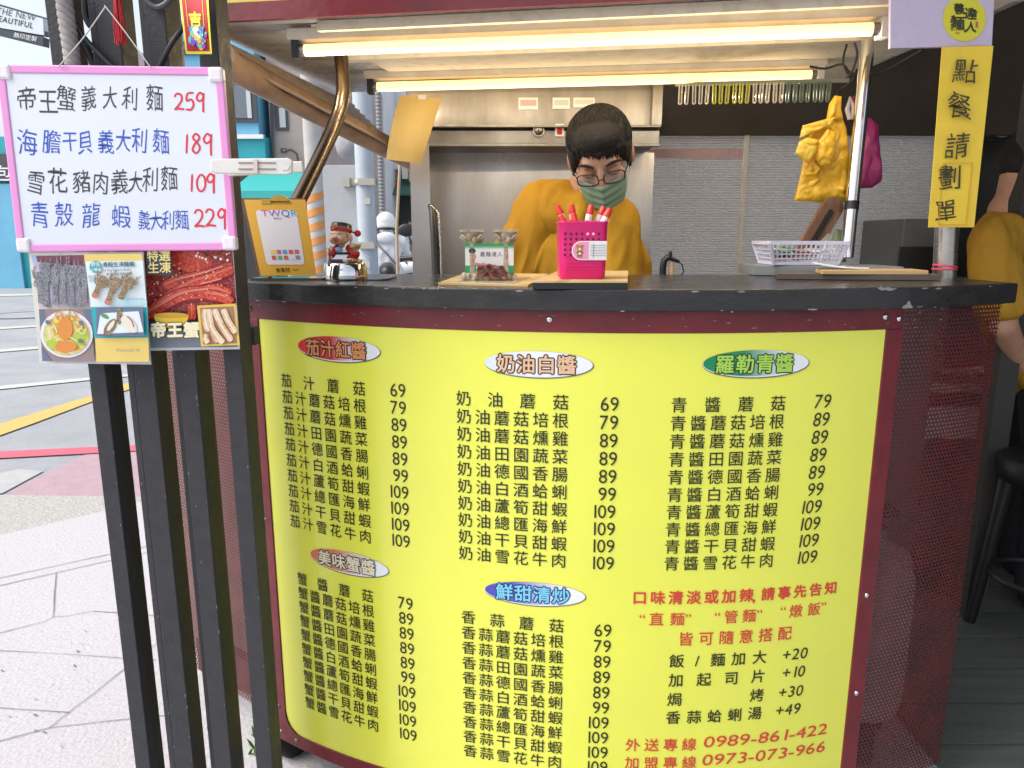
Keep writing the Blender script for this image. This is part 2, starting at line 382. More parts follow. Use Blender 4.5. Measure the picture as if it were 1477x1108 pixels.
def jline(pts, w=.004):
    P0 = [gr(0 + x * .314, 760 + y * .314) for x, y in pts]; P = []
    for p, q in zip(P0, P0[1:]):
        n_ = max(2, int((q - p).length / .035)); P += [p.lerp(q, k / n_) + Vector((noise.noise(p.lerp(q, k / n_) * 9), noise.noise(p.lerp(q, k / n_) * 9 + Vector((5, 5, 0))), 0)) * (.0025 if k else 0) for k in range(n_)]
    P.append(P0[-1]); w0 = w
    for p, q in zip(P, P[1:]):
        w = w0 * .8 * (.75 + .5 * noise.noise(p * 6)); d = (q - p).normalized(); n = Vector((-d.y, d.x, 0)) * w / 2
        jt.poly([(p + n) + Vector((0, 0, .0170)), (p - n) + Vector((0, 0, .0170)), (q - n) + Vector((0, 0, .0170)), (q + n) + Vector((0, 0, .0170))])
for pl, w in ((((-300, 355), (0, 290), (500, 175), (800, 110)), .006), (((-300, 315), (0, 255), (500, 145), (800, 80)), .005), (((260, 230), (247, 435)), .004), (((-200, 555), (0, 510), (210, 455), (247, 435), (300, 432), (430, 408), (548, 415), (720, 430)), .005),
              (((-300, 575), (0, 592), (300, 607), (570, 627), (720, 635)), .003), (((-300, 845), (0, 857), (320, 878)), .004), (((720, 560), (580, 672), (320, 878), (230, 950), (0, 1012), (-300, 1090)), .004), (((230, 950), (605, 908), (760, 893)), .003)):
    jline(pl, w)
rj = random.Random(2)
for k in range(46):                                   # grit and gum on the slabs
    c = gr(rj.uniform(-30, 240), rj.uniform(800, 1100)); r_ = rj.choice((.002, .003, .004, .007)); e = rj.uniform(.4, 1); t0 = rj.uniform(0, 3)
    jt.poly([c + Vector((r_ * math.cos(t + t0), r_ * e * math.sin(t), .0172)) for t in [2 * math.pi * i / 7 for i in range(7)]])
struct(jt.build('paving_joints'))
dk = MB().use(DECK)
for k in range(16): dk.mm((.98, 1.05 + k * .155, .0), (3.4, 1.05 + k * .155 + .147, .022))
struct(dk.build('deck_floor'))

# ================================================================ FOOD CART
cart = thing('food_cart', (.2, 1.6, 0), 'maroon curved food cart with yellow menu front, black countertop and lit canopy', 'food cart')
def curved(mb, a0, a1, z0, z1, o0, o1, n=24):         # a bent bar following the arc front
    vs = []; fs = []
    for i in range(n + 1):
        a = a0 + (a1 - a0) * i / n
        vs += [arc(a, z0, o1), arc(a, z1, o1), arc(a, z1, o0), arc(a, z0, o0)]
    for i in range(n):
        for k in range(4): fs.append((i * 4 + k, i * 4 + (k + 1) % 4, i * 4 + 4 + (k + 1) % 4, i * 4 + 4 + k)[::-1])
    fs += [(0, 1, 2, 3), (n * 4 + 3, n * 4 + 2, n * 4 + 1, n * 4)]
    mb.add(vs, fs, False)
    for i in range(len(mb.sm) - len(fs), len(mb.sm) - 2): mb.sm[i] = False
    return mb
PL, PR_ = hit(385, 700)[0], hit(1262, 700)[0]         # yellow panel edges along the arc
PL = (hit(385, 460)[0] + hit(405, 1000)[0]) / 2; PRt = hit(1277, 475)[0]; PRb = hit(1208, 1108)[0]; PR_ = (PRt + PRb) / 2
ZT, ZB = HC - .159, HC - 1.063
ZTOP = 1.115                                          # counter top level
# panel with rounded lower left corner
pm = MB().use(YEL)
def pz(u):
    a = PL + (PR_ - PL) * u; d = max(0, 1 - (a - PL) / .045); return ZB + .045 * (1 - math.sqrt(max(0, 1 - d * d)))
pm.sheet(lambda u, v: arc(PL + (PR_ - PL) * (u ** 1.3), pz(u ** 1.3) + (ZT - pz(u ** 1.3)) * v, .004), 64, 2)
pm.sheet(lambda u, v: arc(PL + (PR_ - PL) * (1 - u), ZB - .002 + (ZT - ZB) * v, -.004), 40, 2)
panel = pm.build('menu_panel', cart)
# maroon frame round it: lower-left fillet included
fr = MB().use(MAROON)
curved(fr, PL - .042, PR_ + .036, ZT, ZTOP - .034, -.03, .006, 40)
curved(fr, PL - .042, PR_ + .036, ZB - .031, ZB, -.03, .007, 40)
curved(fr, PL - .042, PL, ZB, ZT, -.03, .0065, 4)
curved(fr, PR_, PR_ + .036, ZB, ZT, -.03, .0065, 4)
vs = [arc(PL, ZB, .007)] + [arc(PL + .045 * (1 - math.cos(R(t))), ZB + .045 * (1 - math.sin(R(t))), .007) for t in range(0, 91, 15)]
fr.add(vs, [tuple(range(len(vs)))])
for x in (PL - .042, PR_ + .036):                     # corner posts of the frame
    p = arc(x, 0, -.03); fr.mm((p.x - .012, p.y - .004, .14), (p.x + .012, p.y + .02, ZTOP - .036))
for a, z in ((PL - .021, ZT + .018), (PL - .023, ZT - .012), (PL - .021, ZT - .42), (PL - .021, ZB + .05), (PL - .018, ZB - .012), (PL + .03, ZB - .015), (PL + .5, ZB - .015),
             (hit(793, 463)[0], ZT + .022), (PR_ - .005, ZT + .022), (PR_ + .024, ZT + .018), (PR_ + .018, ZT - .5), (PR_ + .018, ZB + .2)):
    s_ = MB().use(CHROME if a > PL + .4 else STEEL_D); p = arc(a, z, .006); n = (arc(a, z, 1) - arc(a, z, 0))
    s_.lathe([(.0055, 0), (.0055, .0015), (.0035, .003), (.0008, .0034)], p, 12, n.to_track_quat('Z', 'Y').to_matrix()); s_.build('screw', cart)
# perforated sheets either side (real holes)
def perforated(fn, w, z0, z1, name, pitch=.0088):     # fn(a, z): a point of the sheet, a metres along it
    mb = MB().use(MAROON_D); dx = pitch; dz = pitch * .866; nr = int((z1 - z0) / dz); nc = int(w / dx)
    for j in range(nr):
        for i in range(nc):
            cx = (i + .5 + .5 * (j % 2)) * dx; cz = z0 + (j + .5) * dz
            o = [(cx + pitch * .5774 * math.sin(R(60 * k)), cz + pitch * .5774 * math.cos(R(60 * k))) for k in range(6)]
            q = [(cx + pitch * .31 * math.sin(R(60 * k)), cz + pitch * .31 * math.cos(R(60 * k))) for k in range(6)]
            mb.add([fn(x, z) for x, z in o + q], [(k, k + 6, (k + 1) % 6 + 6, (k + 1) % 6) for k in range(6)])
    mb.bar(fn(w + .004, z0) , fn(w + .004, z1), .003, .010); mb.bar(fn(-.002, z0), fn(-.002, z1), .003, .006)
    return mb.build(name, cart)
AR = hit(1446, 450)[0]
perforated(lambda a, z: arc(PR_ + .039 + a, z), AR - PR_ - .045, .10, ZTOP - .037, 'perforated_panel')
lc0 = arc(PL - .05, 0, -.012); lc1 = Vector((-.86, 1.70, 0)); lcd = (lc0 - lc1).normalized(); lcl = (lc0 - lc1).length
perforated(lambda a, z: Vector((lc1.x + lcd.x * a, lc1.y + lcd.y * a, z)), lcl - .006, .13, ZTOP - .045, 'perforated_panel')
# carcass seen through the holes
cb = MB().use(M('cart_inside', (.26, .235, .21), .7, col2=(.16, .14, .125), ns=5))
cb.mm((-.62, 1.68, .14), (.86, 1.70, ZTOP - .04)); cb.mm((-.46, 1.50, .14), (.86, 1.679, .16)); cb.mm((-.1, 1.34, .16), (.60, 1.60, .19)); cb.mm((-.44, 1.45, .60), (.84, 1.679, .615))
cb.prism([(-.50, 1.60, .06), (-.98, 1.92, .06), (-.97, 1.935, .06), (-.49, 1.615, .06)], (0, 0, ZTOP - .19)); cb.build('carcass', cart)
uf = MB().use(BLACKP); uf.prism([(-.47, 1.56, .03), (-.86, 1.80, .03), (-.84, 1.83, .03), (-.46, 1.60, .03)], (0, 0, .095)); uf.mm((-.46, 1.60, .05), (.86, 1.66, .12)); uf.build('under_cart_shade', cart)  # black blocks added in place of the shade beneath the cart
gb = MB().use(M('grey_gas_bottle', (.5, .5, .5), .4)); gb.lathe([(.001, .0), (.1, .0), (.105, .03), (.105, .3), (.09, .36), (.04, .39), (.04, .42), (.001, .42)], (.78, 1.50, .161), 24); gb.use(STEEL); gb.lathe([(.03, .42), (.03, .45), (.001, .45)], (.78, 1.50, .161), 12)
tag(gb.build('gas_bottle'), 'grey gas bottle standing behind the perforated sheet of the cart', 'gas bottle')
# countertop: arc front, straight back
ct = MB().use(BLACKTOP); al, ar = PL - .052, AR - .012
out = [arc(al + (ar - al) * i / 40, ZTOP - .036, .028) for i in range(41)]
back = [Vector((out[-1].x - .01, 1.60, ZTOP - .036)), Vector((-.42, 1.66, ZTOP - .036))]
ct.prism(out + back, (0, 0, .036))
WORN = M('bare_worn_edge', (.26, .25, .235), .5); ct.use(WORN); fr.use(WORN)
rnd = random.Random(3)
for k in range(24):                                  # chips worn along the counter edge and the frame
    a = rnd.uniform(al + .02, ar - .03); w = rnd.uniform(.002, .008); z = ZTOP - .036 + (rnd.uniform(-.0, .003) if k % 2 else rnd.uniform(.031, .0335))
    h = rnd.uniform(.0006, .0016); pts = [(a - w, z), (a - w * .3, z - h), (a + w * .6, z - h * .6), (a + w, z + h * .3), (a, z + h)]
    ct.poly([arc(x, y, .0284) for x, y in pts])
for (px, py, pl) in ((1290, 440, ((-10, 5), (-7, 1), (-3, -1), (0, -7), (3, -6), (5, -1), (10, 5), (6, 6), (1, 5), (-4, 6))), (1262, 412, ((-16, -4), (-11, -7), (-5, -4), (2, -6), (9, -3), (17, -4), (12, -1), (4, 1), (-3, -1), (-9, 0)))):
    ct.poly([arc(hit(px, py)[0] + x * .0012, ZTOP - .03 + (440 - py) * .0009 - y * .0010, .029) for x, y in pl][::-1])
for k in range(30):
    a = rnd.uniform(PL, PR_ + .2); w = rnd.uniform(.002, .006); z = ZT + rnd.uniform(.001, .03); h = rnd.uniform(.0004, .0012)
    fr.poly([arc(x, y, .0068) for x, y in ((a - w, z), (a, z - h), (a + w, z + h * .4), (a, z + h))])
ct.build('countertop', cart, bevel=.003); frame = fr.build('frame', cart, bevel=.0015)
# wheel under the left corner
wc = gr(432, 1096); 
def wheel(x, y, r=.085):
    w = MB().use(M('tyre_rubber', (.018, .018, .018), .75)); rot = Matrix.Rotation(R(90), 3, 'Y') @ Matrix.Rotation(0, 3, 'Z')
    w.lathe([(r * .62, -.02), (r * .9, -.024), (r, -.014), (r, .014), (r * .9, .024), (r * .62, .02)], (x, y, r), 32, Matrix.Rotation(R(72), 3, 'Z') @ Matrix.Rotation(R(90), 3, 'Y') if False else Matrix.Rotation(R(60), 3, 'Z') @ Matrix.Rotation(R(90), 3, 'X'))
    o = w.build('wheel', cart)
    h = MB().use(M('wheel_rim_red', (.22, .03, .035), .5)); rm = Matrix.Rotation(R(60), 3, 'Z') @ Matrix.Rotation(R(90), 3, 'X')
    h.lathe([(.001, -.018), (r * .6, -.018), (r * .63, -.021), (r * .63, .021), (r * .6, .018), (.001, .018)], (x, y, r), 24, rm); h.use(STEEL_D); h.lathe([(.001, -.026), (.012, -.026), (.012, .026), (.001, .026)], (x, y, r), 12, rm)
    h.build('rim', o)
    k = MB().use(BLACKP); k.mm((x - .03, y - .02, r * 1.02), (x + .03, y + .05, .14)); k.build('caster_fork', o)
wheel(wc.x - .005, wc.y + .035); wheel(.82, 1.5); wheel(-.45, 1.66); wheel(.82, 1.66)

# ---- menu lettering
def AM(a0, z0, off=.0052): return lambda a, b: arc(a0 + a, z0 + b, off)
BASE6 = ['蘑菇', '蘑菇培根', '蘑菇燻雞', '田園蔬菜', '德國香腸', '白酒蛤蜊', '蘆筍甜蝦', '總匯海鮮', '干貝甜蝦', '雪花牛肉']
P1_ = '69 79 89 89 89 99 109 109 109 109'.split(); P2_ = '79 89 89 89 89 99 109 109 109 109'.split()
EM = .0285
def section(pre, prices, f1, l1, f10, l10, pr1, pr10, ital=0.):
    mb = MB().use(INK); mp_ = MB().use(INK)
    q = [hit(*p) for p in (f1, l1, f10, l10, pr1, pr10)]
    af = (q[0][0] + q[2][0]) / 2; al_ = (q[1][0] + q[3][0]) / 2; z1 = (q[0][1] + q[1][1]) / 2; z10 = (q[2][1] + q[3][1]) / 2
    apr = (q[4][0] + q[5][0]) / 2; dzp = ((q[4][1] - z1) + (q[5][1] - z10)) / 2
    for r in range(10):
        s = pre + BASE6[r]; z = z1 + (z10 - z1) * r / 9; n = len(s)
        for i, ch in enumerate(s):
            put(mb, ch, AM(af + (al_ - af) * i / (n - 1), z), EM, -EM * .5, -EM * .38, .006)
        line(mp_, prices[r], AM(apr, z + dzp), EM * 1.24, 0, -EM * .43, 0, .92, .0, 1., warp=(lambda c: (lambda a, b: (a + b * ital, b))) if ital else None)
    mb.build('dish_lettering', panel); mp_.build('price_lettering', panel)
section('茄汁', P1_, (415, 548), (520, 560), (429, 753), (529, 770), (587, 565), (594, 779))
section('奶油', P1_, (670, 573), (809, 580), (673, 797), (806, 806), (892, 583), (887, 810))
section('青醬', P2_, (978, 584), (1121, 580), (968, 812), (1103, 806), (1196, 578), (1176, 800), .12)
section('蟹醬', P2_, (437, 834), (531, 857), (451, 1014), (541, 1043), (598, 871), (603, 1060))
section('香蒜', P1_, (676, 887), (804, 902), (680, 1079), (799, 1098), (883, 906), (876, 1106))
def badge(x0, x1, yc0, yc1, ry, word, grad, ink, rim):
    a0, z0 = hit(x0, yc0); a1, z1 = hit(x1, yc1); cz = (z0 + z1) / 2; ca = (a0 + a1) / 2; rx = (a1 - a0) / 2
    mb = MB().use(M('badge_rim', (.12, .13, .1), .4)); disc(mb, AM(ca, cz, .0048), .001, -.001, rx * 1.012, ry * 1.05); mb.use(M('badge_white', (.75, .78, .8), .35)); disc(mb, AM(ca, cz, .0051), 0, 0, rx, ry)
    o = mb.build('heading_badge', panel)
    g_ = MB().use(grad); disc(g_, AM(ca, cz, .0054), -rx * .06, ry * .04, rx * .93, ry * .95); g_.build('printed_blend', panel)
    t = MB(); n = len(word); st = rx * 1.22 / (n - 1) if n > 1 else 0; em = EM * 1.16
    for i, ch in enumerate(word):
        x = (i - (n - 1) / 2) * st * .92 - .003
        t.use(rim); put(t, ch, AM(ca, cz, .0057), em, x - em / 2, -em * .38, .09)
        t.use(ink); put(t, ch, AM(ca, cz, .0061), em, x - em / 2, -em * .38, .02)
    t.build('heading_lettering', panel)
wht = (.75, .78, .8); dk_ = M('heading_dark', (.05, .02, .012), .4); 
badge(432, 550, 496, 510, .0232, '茄汁紅醬', M_grad('red_blend', [(0, (.62, .02, .02)), (.45, (.55, .03, .03)), (.85, wht)]), M('heading_orange', (.62, .25, .10), .4), dk_)
badge(700, 855, 522, 527, .0225, '奶油白醬', M_grad('white_blend', [(0, (.62, .68, .75)), (.4, wht)]), M('heading_tan', (.70, .45, .28), .4), dk_)
badge(1012, 1164, 525, 522, .0232, '羅勒青醬', M_grad('green_blend', [(0, (.0, .22, .08)), (.4, (.02, .25, .1)), (.9, wht)]), M('heading_green', (.36, .62, .08), .4), M('heading_dark_green', (.01, .05, .02), .4))
badge(450, 562, 798, 822, .0232, '美味蟹醬', M_grad('orange_blend', [(0, (.62, .16, .07)), (.35, (.6, .2, .1)), (.9, wht)]), M('heading_cream', (.72, .66, .48), .4), M('heading_dark_olive', (.04, .06, .03), .4))
badge(700, 844, 848, 860, .0225, '鮮甜清炒', M_grad('blue_blend', [(0, (.06, .06, .42)), (.3, (.1, .1, .45)), (.85, wht)]), M('heading_sky', (.18, .55, .78), .4), M('heading_navy', (.01, .03, .15), .4))
mb = MB(); mb.use(RED_INK)
def spread(word, p0, p1, em, off=.0, bits=None, gaps=None):
    q0, q1 = hit(*p0), hit(*p1); n = len(word); z = (q0[1] + q1[1]) / 2
    for i, ch in enumerate(word):
        if ch == ' ': continue
        put(mb, ch, AM(q0[0] + (q1[0] - q0[0]) * i / (n - 1), z), em, -em * .5, -em * .38, off)
spread('口味清淡或加辣', (922, 862), (1075, 855), .0275, .024); put(mb, ',', AM(hit(1088, 858)[0], hit(1088, 858)[1] - .008), .03, -.006, -.002, .02); spread('請事先告知', (1106, 855), (1196, 846), .0265, .024)
for w_, p0, p1 in (('直麵', (946, 892), (976, 890)), ('管麵', (1053, 888), (1079, 886)), ('燉飯', (1146, 879), (1172, 877))):
    spread(w_, p0, p1, .0275, .008)
    z = hit(*p0)[1]; put(mb, '“', AM(hit(*p0)[0] - .0255, z), .028, -.006, -.009); put(mb, '”', AM(hit(*p1)[0] + .0195, z), .028, -.006, -.009)
spread('皆可隨意搭配', (988, 920), (1130, 911), .029, .01)
mb.build('notice_lettering', panel); mb = MB().use(INK)
for w_, p0, p1, n_, q in (('飯/麵加大', (975, 953), (1094, 944), '+20', (1144, 941)), ('加起司片', (974, 980), (1092, 972), '+10', (1142, 967)), ('焗   烤', (972, 1007), (1090, 1000), '+30', (1138, 995)), ('香蒜蛤蜊湯', (970, 1033), (1087, 1026), '+49', (1134, 1021))):
    if '/' in w_:
        a, z = hit(*p0); a1, z1 = hit(*p1); zz = (z + z1) / 2
        for ch, t in zip(w_, (0, .255, .49, .74, 1)): put(mb, ch, AM(a + (a1 - a) * t, zz), .0285, -.0142 if ch != '/' else -.006, -.0108, .012)
    else: spread(w_, p0, p1, .0285, .012)
    mb.build('extras_lettering', panel); mb = MB().use(INK); line(mb, n_, AM(*hit(*q)), .032, 0, -.0115, .003, 1, .03, .5, warp=lambda c: (lambda a, b: (a + b * .12, b))); mb.build('price_lettering', panel); mb = MB().use(INK)
mb = MB().use(RED_INK)
for w_, p0, p1, n_, q0 in (('外送專線', (912, 1074), (993, 1069), '0989-861-422', (1012, 1068)), ('加盟專線', (911, 1100), (993, 1095), '0973-073-966', (1010, 1094))):
    spread(w_, p0, p1, .0285, .01)
    a, z = hit(*q0); a1, _ = hit(1190, 1056); w0 = sum(adv(c) for c in n_); line(mb, n_, AM(a, z), .033, 0, -.0115, .003, (a1 - a) / .033 / w0, 0, 0, warp=lambda c: (lambda a, b: (a + b * .1, b)))
mb.build('phone_lettering', panel)

# ---- canopy
ZC = HC + .455
def fl(x, d=0.): return 1.60 - .16 * x + d           # plan line of the canopy front
cp = MB().use(GREYPANEL)
xs0, xs1 = -.70, 1.02
cp.prism([(xs0, fl(xs0), ZC), (xs1, fl(xs1), ZC), (.98, 2.36, ZC), (-.56, 2.50, ZC)], (0, 0, .03))
can = cp.build('canopy', cart)
c2 = MB().use(CREAM); c2.prism([(-.44, fl(-.44, .045), ZC - .002), (xs1 - .04, fl(xs1, .045), ZC - .002), (xs1 - .06, 2.26, ZC - .002), (-.30, 2.36, ZC - .002)], (0, 0, -.006)); c2.build('ceiling_liner', can)
f_ = MB().use(MAROON); f_.bar((xs0, fl(xs0, -.006), ZC - .004 + .018), (xs1, fl(xs1, -.006), ZC + .014), .012, .036); f_.build('fascia_trim', can)
f_ = MB().use(M('canopy_yellow', (.66, .58, .07), .45, col2=(.56, .48, .06), ns=6)); f_.bar((xs0, fl(xs0, -.004), ZC + .11), (xs1, fl(xs1, -.004), ZC + .11), .01, .155); f_.build('fascia_board', can)
def lip(d, dz, w=.014, x0=-.42, x1=.98):
    l_ = MB().use(CREAM); l_.bar((x0, fl(x0, d), ZC - dz), (x1, fl(x1, d), ZC - dz), w, .02); l_.build('ceiling_rib', can)
lip(.03, .012); lip(.30, .014, .03)
# bent left pole, straight right pole, sign pole
t = MB().use(M('bronze_pole', (.13, .10, .075), .28, 1, col2=(.08, .06, .045), ns=7, rvar=.1)); pb = [at(492, 82, 1.80), at(494, 112, 1.79), at(495, 135, 1.775), at(490, 160, 1.75), at(478, 192, 1.71), at(455, 240, 1.64), at(425, 300, 1.56), at(400, 345, 1.50), at(380, 392, 1.50)]
t.tube(pb, .0165, 16); t.build('canopy_pole', cart)
t = MB().use(CHROME); p0, p1 = at(1252, 60, 1.72), at(1221, 372, 1.66); t.tube([p0, p1], .0145, 20); t.use(BLACKP); q = p0.lerp(p1, .735); q2 = p0.lerp(p1, .775); t.tube([q, q2], .0153, 20); t.build('canopy_pole', cart)
t = MB().use(STEEL); t.tube([at(1378, 60, 1.50), at(1362, 402, 1.50)], .0215, 20); t.use(M('red_string', (.6, .05, .1), .7)); b = at(1362, 388, 1.50); t.lathe([(.0225, -.002), (.0235, 0), (.0225, .002)], b, 20); t.lathe([(.0225, .004), (.0235, .006), (.0225, .008)], b, 20, Matrix.Rotation(.12, 3, 'Y')); t.build('sign_pole', cart)
# hood and back of the cart
h = MB().use(STEEL_D); h.mm((-.31, 2.25, HC + .30), (.42, 2.6, ZC - .01)); h.mm((-.31, 2.22, HC + .262), (.43, 2.6, HC + .30)); h.mm((-.315, 2.2, HC + .305), (.43, 2.249, HC + .312)); h.mm((-.315, 2.2, HC + .252), (.43, 2.23, HC + .261))
h.mm((.405, 2.215, HC + .313), (.435, 2.249, ZC - .008))
hood = h.build('hood', cart, bevel=.002)
k = MB().use(M('knob_ring', (.75, .7, .6), .35)); kc = at(777, 189, 2.215); ry = Matrix.Rotation(R(90), 3, 'X'); k.lathe([(.017, 0), (.017, .004), (.013, .006), (.013, .003)], kc, 24, ry); k.use(STEEL_D); k.lathe([(.012, 0), (.012, .012), (.002, .014)], kc, 20, ry); k.build('knob', hood)
k = MB().use(WHITE); sc_ = at(807, 188, 2.217); k.box(sc_, (.026, .006, .034)); k.use(M('switch_red', (.4, .02, .01), .3)); k.box(sc_ + Vector((0, -.005, 0)), (.014, .008, .022), Matrix.Rotation(.2, 3, 'X')); k.build('switch', hood)
w_ = MB().use(M('stainless_wall', (.62, .60, .58), .32, 1, col2=(.5, .47, .45), ns=2.5, stretch=(3, 1, .8), rvar=.1)); w_.mm((-.31, 2.45, .2), (.46, 2.47, HC + .262)); w_.build('backsplash', cart)
w_ = MB().use(M('stainless_cheek', (.62, .59, .58), .36, 1)); xa = at(595, 300, 2.18).x; w_.mm((xa, 2.16, .2), (xa + .014, 2.449, HC + .255)); w_.mm((xa, 2.15, .2), (xa + .055, 2.162, HC + .255)); w_.build('cheek_panel', cart)
w_ = MB().use(STEEL_D); w_.mm((-.28, 2.20, .2), (.44, 2.44, .86)); w_.build('work_counter', cart)
for i, (x0, y0, x1, y1, c) in enumerate(((748, 141, 776, 158, (.6, .35, .35)), (797, 141, 822, 157, (.5, .55, .5)), (827, 141, 858, 155, (.6, .58, .5)))):
    k = MB().use(WHITE); a, b = at(x0, y1, 2.245), at(x1, y0, 2.245); k.mm((a.x, 2.245, a.z), (b.x, 2.2495, b.z)); k.use(M('sticker_tint%d' % i, c, .5)); k.mm((a.x + .005, 2.243, a.z + .01), (b.x - .005, 2.2449, b.z - .006)); k.build('sticker', hood)

# ---- fluorescent lamps
def lamp(a, b, label, power=.085):
    a, b = Vector(a), Vector(b); d = (b - a).normalized()
    r = thing('fluorescent_lamp', (a + b) / 2 + Vector((0, 0, .05)), label, 'lamp', 'warm tube lamps under the canopy')
    m = MB().use(WARMW); up = Vector((0, 0, .031)); m.bar(a - d * .035 + up, b + d * .035 + up, .036, .024); m.build('batten', r, bevel=.003)
    m = MB().use(TUBE); m.tube([a, b], .0125, 18); m.build('tube', r)
    for k in range(20):                               # the tube's own light
        pl_ = bpy.data.lights.new('tube_light', 'POINT'); pl_.energy = power; pl_.color = (1, .83, .58); pl_.shadow_soft_size = 0
        po = bpy.data.objects.new('tube_light', pl_); C.objects.link(po); po.parent = r; po.location = a.lerp(b, .025 + .05 * k) - r.location + Vector((0, 0, -.05))
    for e, s in ((a, -1), (b, 1)):
        m = MB().use(STEEL_D); m.tube([e, e + d * s * .012], .0128, 14); m.use(WHITE if s > 0 else BLACKP); m.box(e + d * s * .02 + Vector((0, 0, .006)), (.016, .03, .048)); m.build('end_cap', r)
lamp((-.462, 1.74, HC + .405), (.722, 1.57, HC + .405), 'front warm fluorescent lamp under the canopy edge, the longer looking one', .19)
lamp((-.381, 2.185, HC + .412), (.785, 2.03, HC + .412), 'rear warm fluorescent lamp under the canopy, behind the front tube', .085)

# ================================================================ SLAT SCREEN ON THE LEFT
fence = thing('slat_fence', (-.55, 1.17, 0), 'black steel slat screen of square posts at the cart side', 'fence')
for x, w, y, d in ((-.682, .027, 1.15, .05), (-.621, .011, 1.152, .05), (-.6095, .033, 1.15, .05), (-.612, .05, 1.29, .045), (-.538, .03, 1.15, .05), (-.463, .0295, 1.15, .052)):
    m = MB().use(BLACK if y < 1.2 else M('grey_steel_paint', (.05, .052, .056), .45)); m.mm((x, y, .013), (x + w, y + d, 2.3)); m.build('post', fence, bevel=.0015)
rq = random.Random(5)
CHIP = M('chipped_primer', (.16, .16, .165), .7)
for po in [o for o in bpy.data.objects if o.parent == fence]:      # chipped paint along the post edges
    xs = [v.co.x for v in po.data.vertices]; ys = min(v.co.y for v in po.data.vertices) - .0004; me = po.data; m = MB().use(po.data.materials[0]); off = fence.location
    m.add([v.co + off for v in me.vertices], [tuple(p.vertices) for p in me.polygons]); m.use(CHIP)
    for k in range(12):
        z = rq.uniform(.1, 1.1); x = rq.choice((min(xs) + rq.uniform(.0008, .003), max(xs) - rq.uniform(.0008, .003), rq.uniform(min(xs) + .002, max(xs) - .002))); w = rq.uniform(.0004, .0011); h = w * rq.uniform(1, 5)
        m.poly([Vector((x + off.x + w * a, ys + off.y, z + h * b)) for a, b in ((-1, -.3), (.2, -1), (1, .2), (.3, 1), (-.6, .7))])
    bpy.data.objects.remove(po); m.build('post', fence, bevel=.0015)
m = MB().use(BLACK); m.mm((-.70, 1.201, 2.05), (-.42, 1.23, 2.09)); m.build('rail', fence)
m = MB().use(BLACK); m.mm((-.66, 1.204, 1.02), (-.43, 1.23, 1.05)); m.build('rail', fence)

# ---- whiteboard
YW = 1.115
wb = thing('whiteboard', at(170, 360, YW), 'white menu board with pink frame and handwritten noodle prices, tied to the black posts', 'whiteboard')
TL, TR, BR, BL = (3, 100), (317, 104), (337, 355), (33, 358)
m = MB().use(WHITEB); m.prism([at(*p, YW) for p in (TL, TR, BR, BL)], (0, .009, 0)); m.build('board', wb)
def rail(p, q, w=10.5):
    m = MB().use(PINKF); a, b = at(*p, YW + .004), at(*q, YW + .004); m.bar(a, b, .016, w * .00106, up=(0, 0, 1) if abs(a.z - b.z) < .1 else (1, 0, 0)); m.build('frame', wb, bevel=.003)
m = MB().use(PINKF)
for p, q in ((TL, TR), (TR, BR), (BR, BL), (BL, TL)):
    a, b = at(*p, YW + .003), at(*q, YW + .003); d = (b - a).normalized(); a2, b2 = a + d * .012, b - d * .012
    m2 = MB().use(PINKF); m2.bar(a2, b2, .012, .0095, up=(0, 1, 0)) ; m2.build('frame', wb, bevel=.002)
for p, sx, sy in ((TL, 1, -1), (TR, -1, -1), (BR, -1, 1), (BL, 1, 1)):
    c = at(*p, YW + .003); m2 = MB().use(M('frame_corner', (.76, .72, .76), .3)); m2.box(c + Vector((sx * .0045, 0, sy * .0045)), (.0215, .0145, .0215)); m2.build('corner', wb, bevel=.004)
KI = M('marker_black', (.045, .045, .05), .5); BI = M('marker_blue', (.03, .09, .48), .5); RI = M('marker_red', (.66, .03, .05), .5)
h = hand(11, .055)
for ink, chars, pr, pp, psz in ((KI, (('帝', 38, 143), ('王', 70, 148), ('蟹', 97, 143), ('義', 130, 142), ('大', 160, 141), ('利', 189, 144), ('麵', 225, 143)), '259', (252, 160), 38),
                          (BI, (('海', 40, 204), ('膽', 74, 204), ('干', 103, 204), ('貝', 125, 205), ('義', 154, 205), ('大', 180, 204), ('利', 204, 204), ('麵', 234, 203)), '189', (262, 222), 42),
                          (KI, (('雪', 52, 262), ('花', 82, 263), ('豬', 117, 264), ('肉', 147, 265), ('義', 174, 264), ('大', 197, 262), ('利', 219, 261), ('麵', 246, 258)), '109', (270, 277), 38),
                          (BI, (('青', 56, 311), ('殼', 91, 311), ('龍', 131, 312), ('蝦', 174, 312), ('義', 209, 318), ('大', 227, 318), ('利', 244, 318), ('麵', 264, 317)), '229', (281, 329), 40)):
    m = MB().use(ink)
    for ch, x, y in chars:
        sz = 36 if ch not in '干大' else 31
        if y > 315: sz = 29
        put(m, ch, PX(x, y, YW - .0003), sz * 1.04, -sz * .40, -sz * .38, 0, .78 if ch in '帝王海膽雪花豬青殼龍蝦蟹' else .66, h(ch))
    m.build('lettering', wb); m = MB().use(RI); digits(m, pr, PX(pp[0], pp[1], YW - .0003, .05), psz * .95, 3.0, .42)
    m.build('price_lettering', wb)
